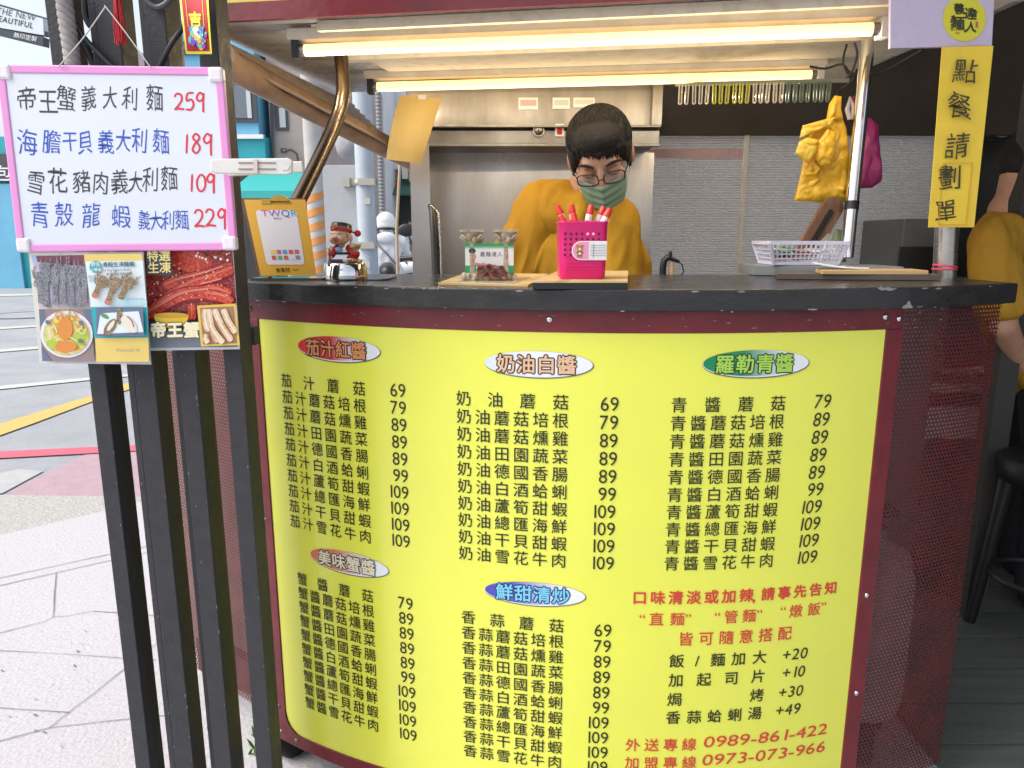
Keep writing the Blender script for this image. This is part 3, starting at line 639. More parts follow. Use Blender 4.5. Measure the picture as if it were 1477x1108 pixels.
# ---- the clip that pinches it
cl = thing('plastic_clip', at(370, 240, 1.09), 'long white plastic clip gripping the right edge of the whiteboard', 'clip')
for k, (pts, yy) in enumerate(((((303, 231), (310, 229), (415, 228), (421, 232), (421, 249), (414, 252), (310, 250), (303, 248)), 1.085), (((330, 236), (437, 233), (439, 249), (330, 255)), 1.118))):
    m = MB().use(M('clip_white', (.74, .73, .70), .35, col2=(.64, .62, .58), ns=20)); m.prism([at(*p, yy) for p in pts], (0, .007 if k == 0 else -.006, 0)); m.build('jaw', cl, bevel=.0015)
m = MB().use(M('clip_slot', (.30, .20, .17), .6))
for a, b in (((344, 234), (398, 236)), ((344, 243), (398, 245))): m.prism([at(a[0], a[1], 1.0845), at(b[0], a[1], 1.0845), at(b[0], b[1], 1.0845), at(a[0], b[1], 1.0845)], (0, -.0006, 0))
m.use(M('clip_spring', (.6, .52, .46), .4)); m.prism([at(366, 230, 1.084), at(372, 230, 1.084), at(372, 250, 1.084), at(366, 250, 1.084)], (0, -.002, 0)); m.build('spring', cl)
m = MB().use(M('clip_emboss', (.66, .65, .63), .4)); m.prism([at(411 + 7 * math.cos(t), 240 + 7 * math.sin(t) * (1 if k % 2 else .7), 1.0846) for k, t in enumerate([2 * math.pi * k / 16 for k in range(16)])], (0, -.0008, 0)); m.build('emboss', cl)

# ---- laminated flyers
LAM = M('laminate_rim', (.60, .64, .68), .15, coat=.6)
def flyer(name, Y, outline, label, layers, bend=.0):
    r = thing(name, at(*outline[3], Y), label, 'flyer')
    m = MB().use(LAM); m.prism([at(*p, Y) for p in outline], (0, .0012, 0)); m.build('laminate_sheet', r, bevel=.0004)
    m = MB(); k = 0
    for lay in layers:
        k += 1; yy = Y - .00025 * k
        if lay[0] == 'p': m.use(lay[1]); m.poly([at(*p, yy) for p in lay[2]])
        elif lay[0] == 'e': m.use(lay[1]); m.poly([at(lay[2] + math.cos(t) * lay[4] * math.cos(lay[6]) - math.sin(t) * lay[5] * math.sin(lay[6]), lay[3] + math.cos(t) * lay[4] * math.sin(lay[6]) + math.sin(t) * lay[5] * math.cos(lay[6]), yy) for t in [2 * math.pi * i / 28 for i in range(28)]])
        elif lay[0] == 's': 
            m.use(lay[1])
            for st in lay[2]: stroke(m, [(a, -b) for a, b in st], lambda a, b: at(a, -b, yy), lay[3])
        elif lay[0] == 't':
            m.use(lay[1]); line(m, lay[2], PX(lay[3], lay[4], yy, lay[7] if len(lay) > 7 else 0.03), lay[5], 0, 0, lay[6])
    m.build('print', r)
rr = random.Random(5)
PURP = M('print_mauve', (.52, .47, .62), .3); DKW = M('print_maroon', (.2, .07, .1), .3); LOB = M_spots('print_lobster', [(.07, .08, .10), (.16, .16, .19), (.26, .32, .36), (.36, .25, .24)], 620, .3); LOB2 = M_spots('print_lobster_brown', [(.10, .07, .04), (.27, .19, .11), (.45, .34, .23)], 620, .3)
TEALP = M('print_teal', (.04, .38, .42), .3); PWH = M('print_white', (.70, .78, .82), .3); PYEL = M('print_yellow', (.74, .56, .16), .3); PCREAM = M('print_cream', (.70, .66, .52), .3)
BOWL = M('print_bowl', (.72, .74, .78), .3); PASTA = M_spots('print_pasta', [(.68, .42, .10), (.74, .62, .16), (.62, .24, .06), (.5, .55, .1), (.75, .66, .4)], 130, .3); LOBO = M('print_lobster_orange', (.68, .26, .06), .3); GREENP = M('print_green', (.42, .55, .06), .3); PINKB = M('print_tail_pink', (.50, .20, .15), .3); PIN = M('print_dark', (.03, .06, .09), .3); SLATE = M('print_slate', (.14, .17, .26), .3)
def lobster(x, y, l, w, ang, mat, tail, n=14):
    out = []; ca, sa = math.cos(ang), math.sin(ang); T = lambda a, b: (x + a * ca - b * sa, y + a * sa + b * ca)
    body = [T(-w * .6, -l * .1), T(-w * .75, -l * .3), T(-w * .45, -l * .5), T(w * .45, -l * .5), T(w * .75, -l * .3), T(w * .6, -l * .1), T(w * .5, l * .25), T(w * .62, l * .5), T(-w * .62, l * .5), T(-w * .5, l * .25)]
    st = []
    for i in range(n):
        s = -1 if i % 2 else 1; q = -.46 + .5 * (i / n); st.append([T(s * w * .4, l * q), T(s * w * rr.uniform(.8, 1.3), l * (q - rr.uniform(.02, .12))), T(s * w * rr.uniform(.5, 1.5), l * (q - rr.uniform(.2, .4)))])
    return [('s', mat, st, w * .16), ('p', mat, body), ('e', tail, T(0, l * .47)[0], T(0, l * .47)[1], w * .62, w * .45, ang)]
lay = [('p', PCREAM, ((43, 366), (205, 366), (215, 523), (60, 521))),
       ('p', PURP, ((46, 369), (121, 368), (129, 443), (56, 443))), ('p', DKW, ((52, 369), (121, 368), (122, 384), (53, 378))), ('p', M('print_sky', (.33, .5, .72), .3), ((46, 369), (52, 369), (54, 378), (47, 378))), ('p', LOB, ((62, 379), (92, 381), (94, 390), (63, 390)))]
for i, x in enumerate((58, 66, 79, 91, 103, 114, 122)): lay += lobster(x, 414 - 3 * (i in (2, 3)), 54 if i not in (0, 6) else 44, 7.2, -.06 + .02 * i, LOB, LOB)
lay += [('p', M('print_table', (.30, .22, .22), .3), ((56, 446), (132, 446), (136, 521), (61, 521))), ('p', SLATE, ((56, 446), (64, 446), (66, 470), (58, 470))), ('p', SLATE, ((118, 446), (132, 446), (134, 476), (128, 470))), ('p', SLATE, ((60, 500), (75, 521), (61, 521))),
        ('e', BOWL, 96, 482, 38, 34, .1), ('e', M('print_bowl_rim', (.60, .60, .62), .3), 96, 483, 34.5, 30.5, .1), ('e', PASTA, 96, 483, 33, 29, .1), ('e', GREENP, 115, 487, 10, 14, .6), ('e', GREENP, 75, 497, 9, 6, .4), ('e', LOBO, 94, 474, 11, 17, 0), ('e', LOBO, 95, 500, 16, 8, -.05),
        ('s', LOBO, [[(84, 462), (80, 454), (86, 450)], [(90, 460), (88, 450), (92, 446)], [(98, 460), (100, 450), (97, 447)], [(104, 464), (110, 456), (106, 450)]], 2), ('s', M('print_noodle', (.76, .70, .48), .3), [[(108, 464), (118, 470), (112, 478)], [(110, 476), (120, 482), (124, 474)], [(70, 478), (78, 470), (82, 480)], [(101, 486), (112, 492), (118, 490)]], 1.6), ('e', SLATE, 69, 465, 4, 3, .5), ('e', SLATE, 117, 466, 4, 3, .8), ('e', SLATE, 116, 492, 4, 3, .3),
        ('p', PYEL, ((121, 367), (204, 366), (206, 376), (122, 377))), ('p', PWH, ((123, 377), (206, 376), (212, 444), (131, 446))), ('e', M('print_pale_aqua', (.5, .74, .8), .3), 190, 436, 22, 7, 0), ('p', TEALP, ((131, 443), (213, 443), (214, 487), (136, 488))), ('p', PYEL, ((137, 488), (214, 487), (215, 522), (139, 522))),
        ('e', TEALP, 138, 385, 9, 8.5, 0), ('t', PWH, '野生', 131, 384, 7, .02), ('t', PWH, '上等級', 130, 391.5, 5.6, .02), ('t', M('print_teal_ink', (.02, .13, .17), .3), '青殼生凍龍蝦', 148, 385, 7.7, .02), ('t', PIN, 'Green Spiny Lobster', 149, 391.5, 4.6, 0), ('t', PIN, '野生捕撈 極致美味', 153, 397.5, 4.6, 0), ('t', M('print_grey_ink', (.3, .36, .4), .3), '龍蝦', 127, 402, 6, .0), ('t', TEALP, '青殼', 128, 407, 5, .0)]
lay += lobster(143, 413, 32, 8, .42, LOB2, PINKB) + lobster(162, 419, 40, 8, .36, LOB2, PINKB) + lobster(182, 415, 33, 8, .5, LOB2, LOB2)
lay += [('t', M('print_grey_ink', (.3, .36, .4), .3), '野生龍蝦 1000g', 185, 433, 3.6, 0), ('p', SLATE, ((139, 444), (206, 443), (208, 484), (139, 485))), ('p', PWH, ((145, 452), (200, 449), (207, 479), (140, 482))), ('e', M('print_leaf', (.1, .3, .12), .3), 151, 456, 7, 3, .5), ('e', LOB2, 159, 472, 7, 14, .6), ('e', LOB2, 172, 456, 4, 12, 0), ('e', M('print_meat', (.74, .7, .6), .3), 186, 468, 8, 15, -.75), ('e', M('print_meat', (.74, .7, .6), .3), 160, 470, 3, 9, .6), ('s', M('print_claw_red', (.4, .12, .08), .3), [[(183, 456), (190, 463), (193, 472)]], 1.6),
        ('t', M('print_grey_logo', (.22, .24, .24), .3), 'PhotoGrid', 168, 508, 7.6, .0)]
lay = lay[:]
flyer('lobster_flyer', 1.118, ((41, 364), (207, 363), (218, 526), (57, 524)), 'laminated flyer of grey lobsters and a pasta bowl hanging under the whiteboard', lay)
CRAB = M_spots('print_crab', [(.5, .03, .02), (.68, .06, .04), (.75, .13, .07), (.42, .02, .02)], 330, .3); CRABD = M_spots('print_crab_dark', [(.16, .015, .02), (.36, .03, .03), (.55, .1, .07), (.1, .02, .03)], 360, .3); DOT = M('print_spark', (.78, .50, .36), .3); BODY = M_spots('print_leg_meat', [(.68, .42, .22), (.76, .62, .44), (.55, .28, .12), (.78, .7, .55)], 90, .3)
def leg(pts, w): return ('s', M('print_crab_edge', (.30, .01, .02), .3), [pts], w * 1.16), ('s', CRAB, [[(x, y - .6) for x, y in pts]], w * .92), ('s', M('print_crab_sheen', (.74, .17, .11), .3), [[(x, y - w * .22) for x, y in pts]], w * .2)
lay = [('p', M('print_black_blue', (.05, .06, .08), .3), ((205, 362), (335, 361), (343, 500), (216, 502))), ('p', CRABD, ((205, 362), (335, 361), (341, 440), (208, 455))), ('e', CRAB, 272, 376, 34, 16, .25), ('p', M('print_ice', (.24, .28, .33), .3), ((213, 480), (290, 476), (292, 500), (216, 502))),
       *leg([(334, 384), (300, 396), (262, 404), (236, 414)], 15), ('s', M('print_crab_edge', (.30, .01, .02), .3), [[(330, 404), (290, 412), (240, 432)]], 3), *leg([(336, 388), (305, 400), (270, 412), (226, 440), (212, 452)], 14), *leg([(332, 428), (312, 420), (294, 422), (262, 426), (230, 442), (212, 456)], 19), *leg([(334, 438), (322, 430), (296, 425)], 15), *leg([(276, 440), (277, 462)], 12),
       ('s', M('print_crab_light', (.78, .28, .2), .3), [[(322, 384), (290, 394), (252, 404)], [(300, 416), (260, 424), (222, 446)], [(320, 402), (288, 410)], [(326, 428), (308, 422)]], 2.0)]
for k in range(46):
    x = rr.uniform(212, 332); y = 398 + (272 - x) * .18 + rr.uniform(-20, 44); lay.append(('e', DOT, x, y, rr.uniform(.6, 1.3), rr.uniform(.6, 1.2), 0))
for k in range(12): lay.append(('e', M('print_bokeh', (.66, .66, .62), .3), rr.uniform(280, 332), rr.uniform(363, 376), rr.uniform(1, 2.2), rr.uniform(1, 2), 0))
lay += [('p', M('print_bowl_gold', (.70, .45, .03), .3), [(222, 455)] + [(247 + 25 * math.cos(t), 456 + 17 * math.sin(t)) for t in [math.pi - math.pi * k / 12 for k in range(13)]]), ('e', M('print_bowl_gold_in', (.5, .3, .02), .3), 247, 455, 25, 4, 0), ('p', PIN, ((210, 362), (246, 362), (248, 397), (212, 396)))]
GOLDT = M('print_gold_text', (.76, .62, .22), .3)
for w_, x, y in (('特選', 212, 376), ('生凍', 213, 393)): lay += [('t', PIN, w_, x, y, 17, .06), ('t', GOLDT, w_, x, y, 17, .022)]
for i, ch in enumerate('帝王蟹'): lay += [('t', PIN, ch, 217 + i * 24, 485, 23, .10), ('t', M('print_pale_gold', (.80, .70, .30), .3), ch, 217 + i * 24, 485, 23, .055), ('t', M('print_pale_text', (.82, .78, .6), .3), ch, 217 + i * 24, 485, 23, .015)]
lay += [('p', M('print_gold_frame', (.68, .48, .10), .3), ((284, 441), (340, 438), (346, 498), (290, 500))), ('p', M('print_meat_dark', (.34, .18, .1), .3), ((288, 444), (337, 442), (342, 495), (293, 497)))]
for a, b, w in (((295, 446), (301, 478), 9), ((301, 446), (313, 494), 8), ((309, 446), (334, 492), 9), ((322, 446), (340, 480), 9), ((297, 482), (300, 495), 8), ((303, 468), (322, 495), 9)): lay += [('s', BODY, [[a, ((a[0] + b[0]) / 2 - 2, (a[1] + b[1]) / 2), b]], w), ('s', M('print_meat_pale', (.78, .66, .5), .3), [[a, ((a[0] + b[0]) / 2 - 2, (a[1] + b[1]) / 2), b]], w * .35)]
flyer('crab_flyer', 1.138, ((202, 360), (336, 358), (346, 504), (214, 506)), 'laminated flyer of red king crab legs hanging beside the lobster flyer', lay)

# ---- charm, tassel, ropes and cables on the posts
ch = thing('lucky_charm', at(280, 78, 1.13), 'red and gold lucky charm card hanging from the rightmost black post', 'charm')
yc = 1.135; Tq = lambda u, v: at(257 + 42 * u + 7 * v * (1 - u) * 1.6 + 6 * v * u, -20 + 98 * v, yc - .012 * math.sin(v * 2.5) - .01 * u * v)
m = MB().use(M('foil_gold', (.72, .62, .06), .3, .5)); m.slab(Tq, 6, 12, (0, .0012, 0)); m.build('card', ch)
Ti = lambda o: (lambda u, v: Tq(.07 + .86 * u, .03 + .93 * v) + Vector((0, -o, 0)))
m = MB().use(M('foil_red', (.40, .015, .02), .35, .3, col2=(.28, .01, .02), ns=60)); m.sheet(lambda u, v: Ti(.0008)(u, 1 - v), 6, 12); m.build('print', ch)
m = MB().use(M('foil_gold_ink', (.80, .66, .05), .3, .3)); put(m, '吉', lambda a, b: Ti(.0016)(.5 + a, .53 - b), 1, -.28, -.075, .014, .56, lambda a, b: (a, b * .26)); 
for q in (.16, .84): m.sheet(lambda u, v: Ti(.0014)(q + .018 * u, .62 * (1 - v)), 1, 8)
m.build('lettering', ch)
m = MB(); rr2 = random.Random(2)
for k in range(70):
    u, v = rr2.gauss(.5, .17), rr2.gauss(.78, .085)
    if not (.1 < u < .9 and .62 < v < .97): continue
    m.use([M('foil_green', (.15, .5, .3), .3, .4), M('foil_violet', (.22, .08, .5), .3, .4), M('foil_silver', (.7, .7, .6), .25, .6), M('foil_amber', (.75, .4, .05), .3, .4), M('foil_blue', (.05, .25, .6), .3, .4)][rr2.randrange(5)])
    a = rr2.uniform(.05, .13); m.poly([Ti(.0017 + k * .00002)(min(.97, max(.03, u + a * math.cos(t))), min(.99, v + a * .5 * math.sin(t))) for t in [-2 * math.pi * i / 6 for i in range(6)]])
m.build('emblem', ch)
ts = thing('red_tassel', at(172, 66, 1.12), 'red silk tassel hanging between the black posts above the whiteboard', 'tassel')
m = MB().use(M('tassel_red', (.55, .02, .03), .6, col2=(.38, .01, .02), ns=80)); rt = random.Random(4)
for k in range(46):
    a = rt.uniform(0, 6.28); r = rt.uniform(0, 1); t0 = at(169, -4, 1.125) + Vector((r * .004 * math.cos(a), r * .004 * math.sin(a), 0)); t1 = at(174 + r * 10 * math.cos(a), 62 + rt.uniform(-3, 4), 1.125 + .006 * math.sin(a)); m.tube([t0, t0.lerp(t1, .5) + Vector((.002 * math.cos(a), 0, 0)), t1], .0007, 4)
m.build('fringe', ts); m = MB().use(MATS['tassel_red']); m.ell(at(168, -8, 1.125), (.006, .006, .009)); m.build('knot', ts)
m = MB().use(M('grey_rope', (.36, .34, .33), .9, col2=(.26, .245, .24), ns=60))
cpts = [at(88 + 18 * t, -30 + 128 * t, 1.13) for t in [k / 40 for k in range(41)]]
for s in range(3): m.tube([p + Vector((.0055 * math.cos(k * .62 + s * 2.09), .0055 * math.sin(k * .62 + s * 2.09), 0)) for k, p in enumerate(cpts)], .0066, 8)
tag(m.build('rope'), 'thick twisted grey rope hanging in front of the leftmost black post', 'rope')
def wire(name, pts, r, mat, label, cat, sub=6):
    P = [at(*p) for p in pts]; Q = []
    for i in range(len(P) - 1):
        a, b, c, d = P[max(i - 1, 0)], P[i], P[i + 1], P[min(i + 2, len(P) - 1)]
        for k in range(sub): t = k / sub; Q.append(.5 * (2 * b + (c - a) * t + (2 * a - 5 * b + 4 * c - d) * t * t + (3 * b - a - 3 * c + d) * t ** 3))
    Q.append(P[-1]); m = MB().use(mat); m.tube(Q, r, 8); return tag(m.build(name), label, cat)
RUB = M('cable_rubber', (.02, .021, .025), .45)
STR = M('pale_string', (.55, .52, .5), .7)
wire('string', [(152, 10, 1.12), (120, 55, 1.115), (84, 97, 1.11)], .0009, STR, 'pale string running down left from a hook to the whiteboard', 'string')
wire('string', [(151, 8, 1.12), (182, 48, 1.115), (217, 97, 1.11)], .0009, STR, 'pale string running down right behind the red tassel to the whiteboard', 'string')
wire('cable', [(98, -20, 1.14), (104, 18, 1.14), (118, 50, 1.14), (145, 80, 1.14), (168, 102, 1.14)], .0042, RUB, 'black cable crossing from the grey rope down behind the whiteboard', 'cable')
wire('cable', [(122, -10, 1.16), (124, 25, 1.16), (138, 42, 1.16), (158, 34, 1.16), (164, -5, 1.16)], .005, RUB, 'black cable loop hanging left of the red tassel', 'cable')
wire('cable', [(112, 45, 1.17), (130, 80, 1.17), (140, 104, 1.17)], .0055, RUB, 'short black cable end behind the two pale strings', 'cable')
wire('cable', [(206, -30, 1.14), (212, 0, 1.14), (228, 11, 1.14), (246, -2, 1.14), (250, -30, 1.14)], .0045, M('cable_grey', (.07, .07, .075), .4), 'grey cable loop between the two right black posts', 'cable')
wire('cable', [(215, 20, 1.16), (224, 50, 1.16), (222, 102, 1.16)], .0085, RUB, 'thick black cable dropping behind the right of the whiteboard', 'cable')
wire('cable', [(272, 30, 1.16), (248, 62, 1.15), (228, 100, 1.15)], .004, RUB, 'black cable slanting down left from behind the lucky charm', 'cable')

# ---- rolled awning under the canopy's left edge
ra = thing('rolled_awning', (-.5, 2.0, HC + .3), 'brown rolled awning slung along the left edge of the canopy', 'awning')
m = MB().use(M('awning_roll_brown', (.34, .22, .13), .7, col2=(.2, .12, .07), ns=6, stretch=(2, 2, 2), bump=.3, bs=30)); ax = [at(318, 80, 1.70), at(330, 92, 1.75), at(400, 130, 1.95), at(480, 172, 2.18), at(560, 213, 2.42), at(620, 243, 2.6)]
m.tube(ax, [.031, .032, .033, .034, .034, .034], 20); m.use(M('awning_pale_edge', (.62, .56, .48), .8)); m.tube([p + Vector((-.022, -.012, -.024)) for p in ax], .004, 6); m.build('roll', ra)
m = MB().use(M('awning_ribbed', (.42, .33, .25), .7, col2=(.3, .22, .16), ns=30, stretch=(1, 1, 10), bump=.2, bs=20))
top = [(-.70, 1.72, ZC - .006), (-.62, 2.15, ZC - .006), (-.54, 2.60, ZC - .02)]
def awf(u, v):
    p = Vector(top[0]).lerp(Vector(top[2]), u); q = at(318, 78, 1.70).lerp(at(620, 240, 2.6), u); w = p.lerp(q, v); return w + Vector((-.02 * math.sin(v * 3.14) + .003 * math.sin(v * 75), 0, .003 * math.sin(v * 75)))
m.slab(awf, 12, 110, (-.003, 0, .001)); m.build('ribbed_sheet', ra)
hp = thing('hanging_paper', at(600, 140, 1.98), 'curled mustard paper sheet clipped under the rear tube lamp', 'paper')
pa = lambda u, v: at(577 + 60 * u - 30 * v + 10 * v * v * (1 - u) + (4 - 8 * u) * v * 0, 138 + 4 * u + 92 * v + 2 * u * v, 1.98 - .05 * math.sin(v * 1.6) + .02 * v - .02 * math.sin(u * 3))
m = MB().use(GOLDP); m.slab(lambda u, v: pa(u, 1 - v), 10, 14, (0, .0015, 0)); m.build('sheet', hp)
m = MB().use(WARMW); m.box(at(609, 141, 1.96), (.02, .012, .012)); m.build('clip', hp)

# ================================================================ THINGS ON THE COUNTER
CZ = ZTOP
def on(px, py, z=CZ): return gr(px, py, z)
# order mats
MATP = M('order_mat', (.62, .44, .20), .55, col2=(.52, .34, .14), ns=14)
c1 = [on(632, 411), on(762, 414), on(792, 397.5), on(672, 396.5)]
m = MB().use(MATP); m.prism(c1, (0, 0, .004)); m.use(M('mat_gloss', (.66, .55, .36), .15)); m.prism([on(655, 408, CZ + .004), on(740, 410, CZ + .004), on(766, 400, CZ + .004), on(684, 399, CZ + .004)], (0, 0, .0008)); tag(m.build('place_mat', bevel=.001), 'thin tan place mat lying flat under the card holder', 'place mat')
c2_ = [on(768, 417.2), on(905, 417.2), on(906, 399.5), on(806, 399.5)]
m = MB().use(BLACKP); m.prism(c2_, (0, 0, .010)); m.use(MATP); m.prism([p + Vector((0, 0, .0102)) for p in c2_], (0, 0, .003)); m.use(INK)
for k in range(5): a, b = on(812 - k * 3.2, 400.5 + k * 1.6, CZ + .0136), on(830 - k * 3, 400.5 + k * 1.6, CZ + .0136); m.bar(a, b, .0012, .0004)
tag(m.build('order_pad', bevel=.0008), 'thick tan order pad with dark edge under the pink pen cup', 'order pad')
# pink cup
cupz = CZ + .0134; cc = on(840.5, 403, cupz) + Vector((0, .036, 0)); cw = .0405
PINK = M('hot_pink_plastic', (.68, .012, .17), .28, sub=.05)
cup = thing('pen_cup', (cc.x, cc.y, cupz), 'hot pink square pen cup with punched holes and a bear sticker, full of markers', 'pen cup')
def rsq(w, z, n=6, r=.012):
    o = []
    for q in range(4):
        for k in range(n + 1):
            a = R(90 * q + 90 * k / n); sx = 1 if q in (0, 3) else -1; sy = 1 if q in (0, 1) else -1
            o.append(Vector((cc.x + sx * (w - r) + r * math.cos(a), cc.y + (sy * (w - r) + r * math.sin(a)) * .86, z)))
    return o
m = MB().use(PINK); prof = [(.036, 0), (.0385, .004), (.0395, .05), (.0405, .091), (.0415, .092), (.0415, .0945), (.0385, .0945), (.037, .05), (.036, .006)]
rings = [rsq(w, cupz + z) for w, z in prof]; n = len(rings[0]); vs = [p for r_ in rings for p in r_]
m.add(vs, [(j * n + i, j * n + (i + 1) % n, (j + 1) * n + (i + 1) % n, (j + 1) * n + i) for j in range(len(rings) - 1) for i in range(n)], True); m.add(rings[0], [tuple(range(n))]); m.add(rings[-1], [tuple(range(n))])
m.build('cup_body', cup)
fy = lambda z: cc.y - .86 * (.0385 + .002 * (z - cupz) / .05) - .0012
m = MB().use(M('hole_dark', (.07, .002, .02), .6)); m2 = MB().use(M('hole_light', (.7, .55, .6), .6))
for j in range(5):
    for i in range(7):
        if j > 1 and i > 1: continue
        x = cc.x - .030 + i * .0092; z = cupz + .074 - j * .0085
        (m2 if (i, j) in ((5, 0), (4, 0)) else m).lathe([(.0022, 0), (.0001, .0002)], (x, fy(z) + .0004, z), 10, Matrix.Rotation(R(90), 3, 'X'))
for k in range(5): m.use(PINK); m.mm((cc.x - .028, fy(cupz + .02) - .0003, cupz + .0165 + k * .0055), (cc.x + .028, fy(cupz + .02) + .002, cupz + .0178 + k * .0055))
m.build('punched_holes', cup); m2.build('punched_holes', cup)
st = MB().use(WHITEINK); zc = cupz + .047
def pill(dx0, dx1, h, y): return [Vector((cc.x + dx0 + h - h * math.sin(t), y, zc + h * math.cos(t))) for t in [math.pi * k / 12 for k in range(13)]] + [Vector((cc.x + dx1, y, zc - h)), Vector((cc.x + dx1, y, zc + h))]
yy = fy(zc + .015); st.prism(pill(-.019, .039, .0155, yy - .0005), (0, .002, 0)); st.use(M('sticker_pink', (.72, .28, .45), .4)); st.poly(pill(-.0175, .011, .014, yy - .001)); st.use(M('sticker_grey', (.72, .72, .72), .4)); st.poly([Vector((cc.x + a, yy - .0012, zc + b)) for a, b in ((.009, -.0135), (.038, -.0135), (.038, .0135), (.009, .0135))])
st.use(M('sticker_ink', (.15, .15, .17), .5))
for k in range(5): st.mm((cc.x + .011, yy - .0018, zc + .0085 - k * .0042), (cc.x + .037, yy - .0013, zc + .009 - k * .0042))
st.mm((cc.x + .0165, yy - .0018, zc - .012), (cc.x + .017, yy - .0013, zc + .012))
BR_ = M('bear_brown', (.42, .22, .07), .5); st.use(BR_)
for dx, dz, r in ((-.006, .0035, .0052), (-.0102, .0078, .0022), (-.0018, .0078, .0022), (-.006, -.0045, .0045), (-.010, -.003, .0018), (-.002, -.003, .0018), (-.0085, -.009, .0022), (-.0035, -.009, .0022)): st.prism([Vector((cc.x + dx + r * math.cos(t), yy - .0014, zc + dz + r * math.sin(t))) for t in [2 * math.pi * k / 14 for k in range(14)]], (0, -.0003, 0))
st.use(M('bear_cream', (.75, .62, .42), .5))
for dx, dz, r in ((-.006, .0025, .0022), (-.006, -.0048, .0024)): st.prism([Vector((cc.x + dx + r * math.cos(t), yy - .0019, zc + dz + r * math.sin(t))) for t in [2 * math.pi * k / 12 for k in range(12)]], (0, -.0002, 0))
st.build('sticker', cup)
# markers
PENW = M('marker_white', (.78, .76, .75), .35); PENR = M('marker_cap_red', (.68, .03, .015), .3); PENP = M('marker_print', (.65, .12, .12), .4)
for i, (tx, ty, bx, by, dz, lb) in enumerate(((804, 297, 818, 330, .0, 'white marker with red cap leaning far left in the pink cup'), (808, 311, 822, 335, -.012, 'shorter white marker with red cap, front left of the pink cup'), (824, 295, 828, 330, .012, 'white marker with red cap standing second from left at the back of the cup'),
        (827, 308, 832, 335, -.016, 'low white marker with red cap in front, left of the cup middle'), (853, 296, 846, 330, .0, 'white marker with red cap upright right of the cup middle'), (871, 298, 858, 332, .008, 'white marker with red cap leaning right behind the rightmost marker'), (880, 301, 864, 333, -.012, 'white marker with red cap leaning right, rightmost in the pink cup'))):
    Y = cc.y + dz; a = at(tx, ty, Y); b = at(bx, by, Y); d = (b - a).normalized(); e = a + d * .105
    t_ = thing('marker_pen', e, lb, 'marker', 'markers standing in the pink cup')
    m = MB().use(PENW); m.tube([a + d * .014, e], .0057, 14); m.use(PENP)
    for q in (.026, .029, .034, .038): m.tube([a + d * q, a + d * (q + .0016)], .0058, 12)
    m.build('barrel', t_)
    m = MB().use(PENR); m.tube([a, a + d * .0012, a + d * .008, a + d * .0095, a + d * .015], [.0042, .0049, .0054, .0062, .0062], 14); m.build('cap', t_)
# business-card holder with two column capitals
bz = CZ + .005; bc = on(706, 404.5, bz) + Vector((0, .02, 0))
bh = thing('card_holder', (bc.x, bc.y, bz), 'stone look card holder with two carved column capitals and pink resin roses', 'card holder')
STN = M('carved_resin', (.56, .50, .38), .6, col2=(.32, .26, .17), ns=70, bump=.5, bs=120)
rs = random.Random(9)
for s in (-1, 1):
    x = bc.x + s * .031 - .001; m = MB().use(STN)
    m.lathe([(.018, 0), (.018, .006), (.0135, .009), (.0125, .06), (.0135, .063), (.0125, .066), (.014, .072), (.019, .082), (.022, .086)], (x, bc.y + .006, bz), 20)
    m.mm((x - .022, bc.y - .014, bz + .086), (x + .022, bc.y + .026, bz + .0905))
    for k in range(10):
        a = 2 * math.pi * k / 10; m.ell((x + .0155 * math.cos(a), bc.y + .006 + .0155 * math.sin(a), bz + .071 + .006 * (k % 2)), (.0042, .0042, .008), Matrix.Rotation(a, 3, 'Z') @ Matrix.Rotation(.5, 3, 'Y'), 8, 6)
    for q in (-1, 1): m.tube([(x + q * .010, bc.y - .012, bz + .074), (x + q * .017, bc.y - .014, bz + .081), (x + q * .020, bc.y - .013, bz + .077), (x + q * .017, bc.y - .013, bz + .074)], .0022, 6)
    m.build('column', bh)
m = MB().use(STN); m.mm((bc.x - .05, bc.y - .022, bz), (bc.x + .05, bc.y + .03, bz + .008)); m.mm((bc.x - .044, bc.y + .0, bz + .008), (bc.x + .044, bc.y + .006, bz + .02))
for k in range(26): m.ell((bc.x + rs.uniform(-.048, .048), bc.y - .02 + rs.uniform(-.004, .004), bz + rs.uniform(.002, .012)), (rs.uniform(.003, .006),) * 3, None, 8, 6)
m.build('base', bh)
m = MB(); RO = M('resin_rose', (.42, .15, .15), .5, col2=(.55, .3, .26), ns=120); STM = M('resin_leaf', (.22, .19, .13), .6)
for k, (dx, dz, r) in enumerate(((-.014, .014, .0095), (.0, .018, .008), (.012, .008, .0105), (.022, .015, .008), (-.004, .007, .007), (.028, .008, .006))):
    m.use(RO); c = Vector((bc.x + dx, bc.y - .027, bz + dz + .004)); rot = Matrix.Rotation(R(80), 3, 'X') @ Matrix.Rotation(k, 3, 'Z')
    for q in (1, .75, .5, .25): m.lathe([(r * q * .55, 0), (r * q, r * .5), (r * q * .93, r * (1.1 - q * .35)), (r * q * .85, r * .5)], c, 10, rot)
for k in range(12): m.use(STM if k % 2 else RO); a = Vector((bc.x + rs.uniform(-.03, .0), bc.y - .024, bz + rs.uniform(.004, .03))); m.cap(a, a + Vector((rs.uniform(.015, .035), 0, rs.uniform(-.01, .004))), .003, .0015, 6)
m.build('rose_spray', bh)
cd = thing('business_cards', (bc.x, bc.y - .004, bz + .01), 'white and green business cards standing in the stone card holder', 'business card')
a, b = (bc.x - .0445, bz + .012), (bc.x + .0440, bz + .066); y = bc.y - .006
m = MB().use(WHITEINK); m.mm((a[0], y, a[1]), (b[0], y + .006, b[1])); m.build('card_stack', cd)
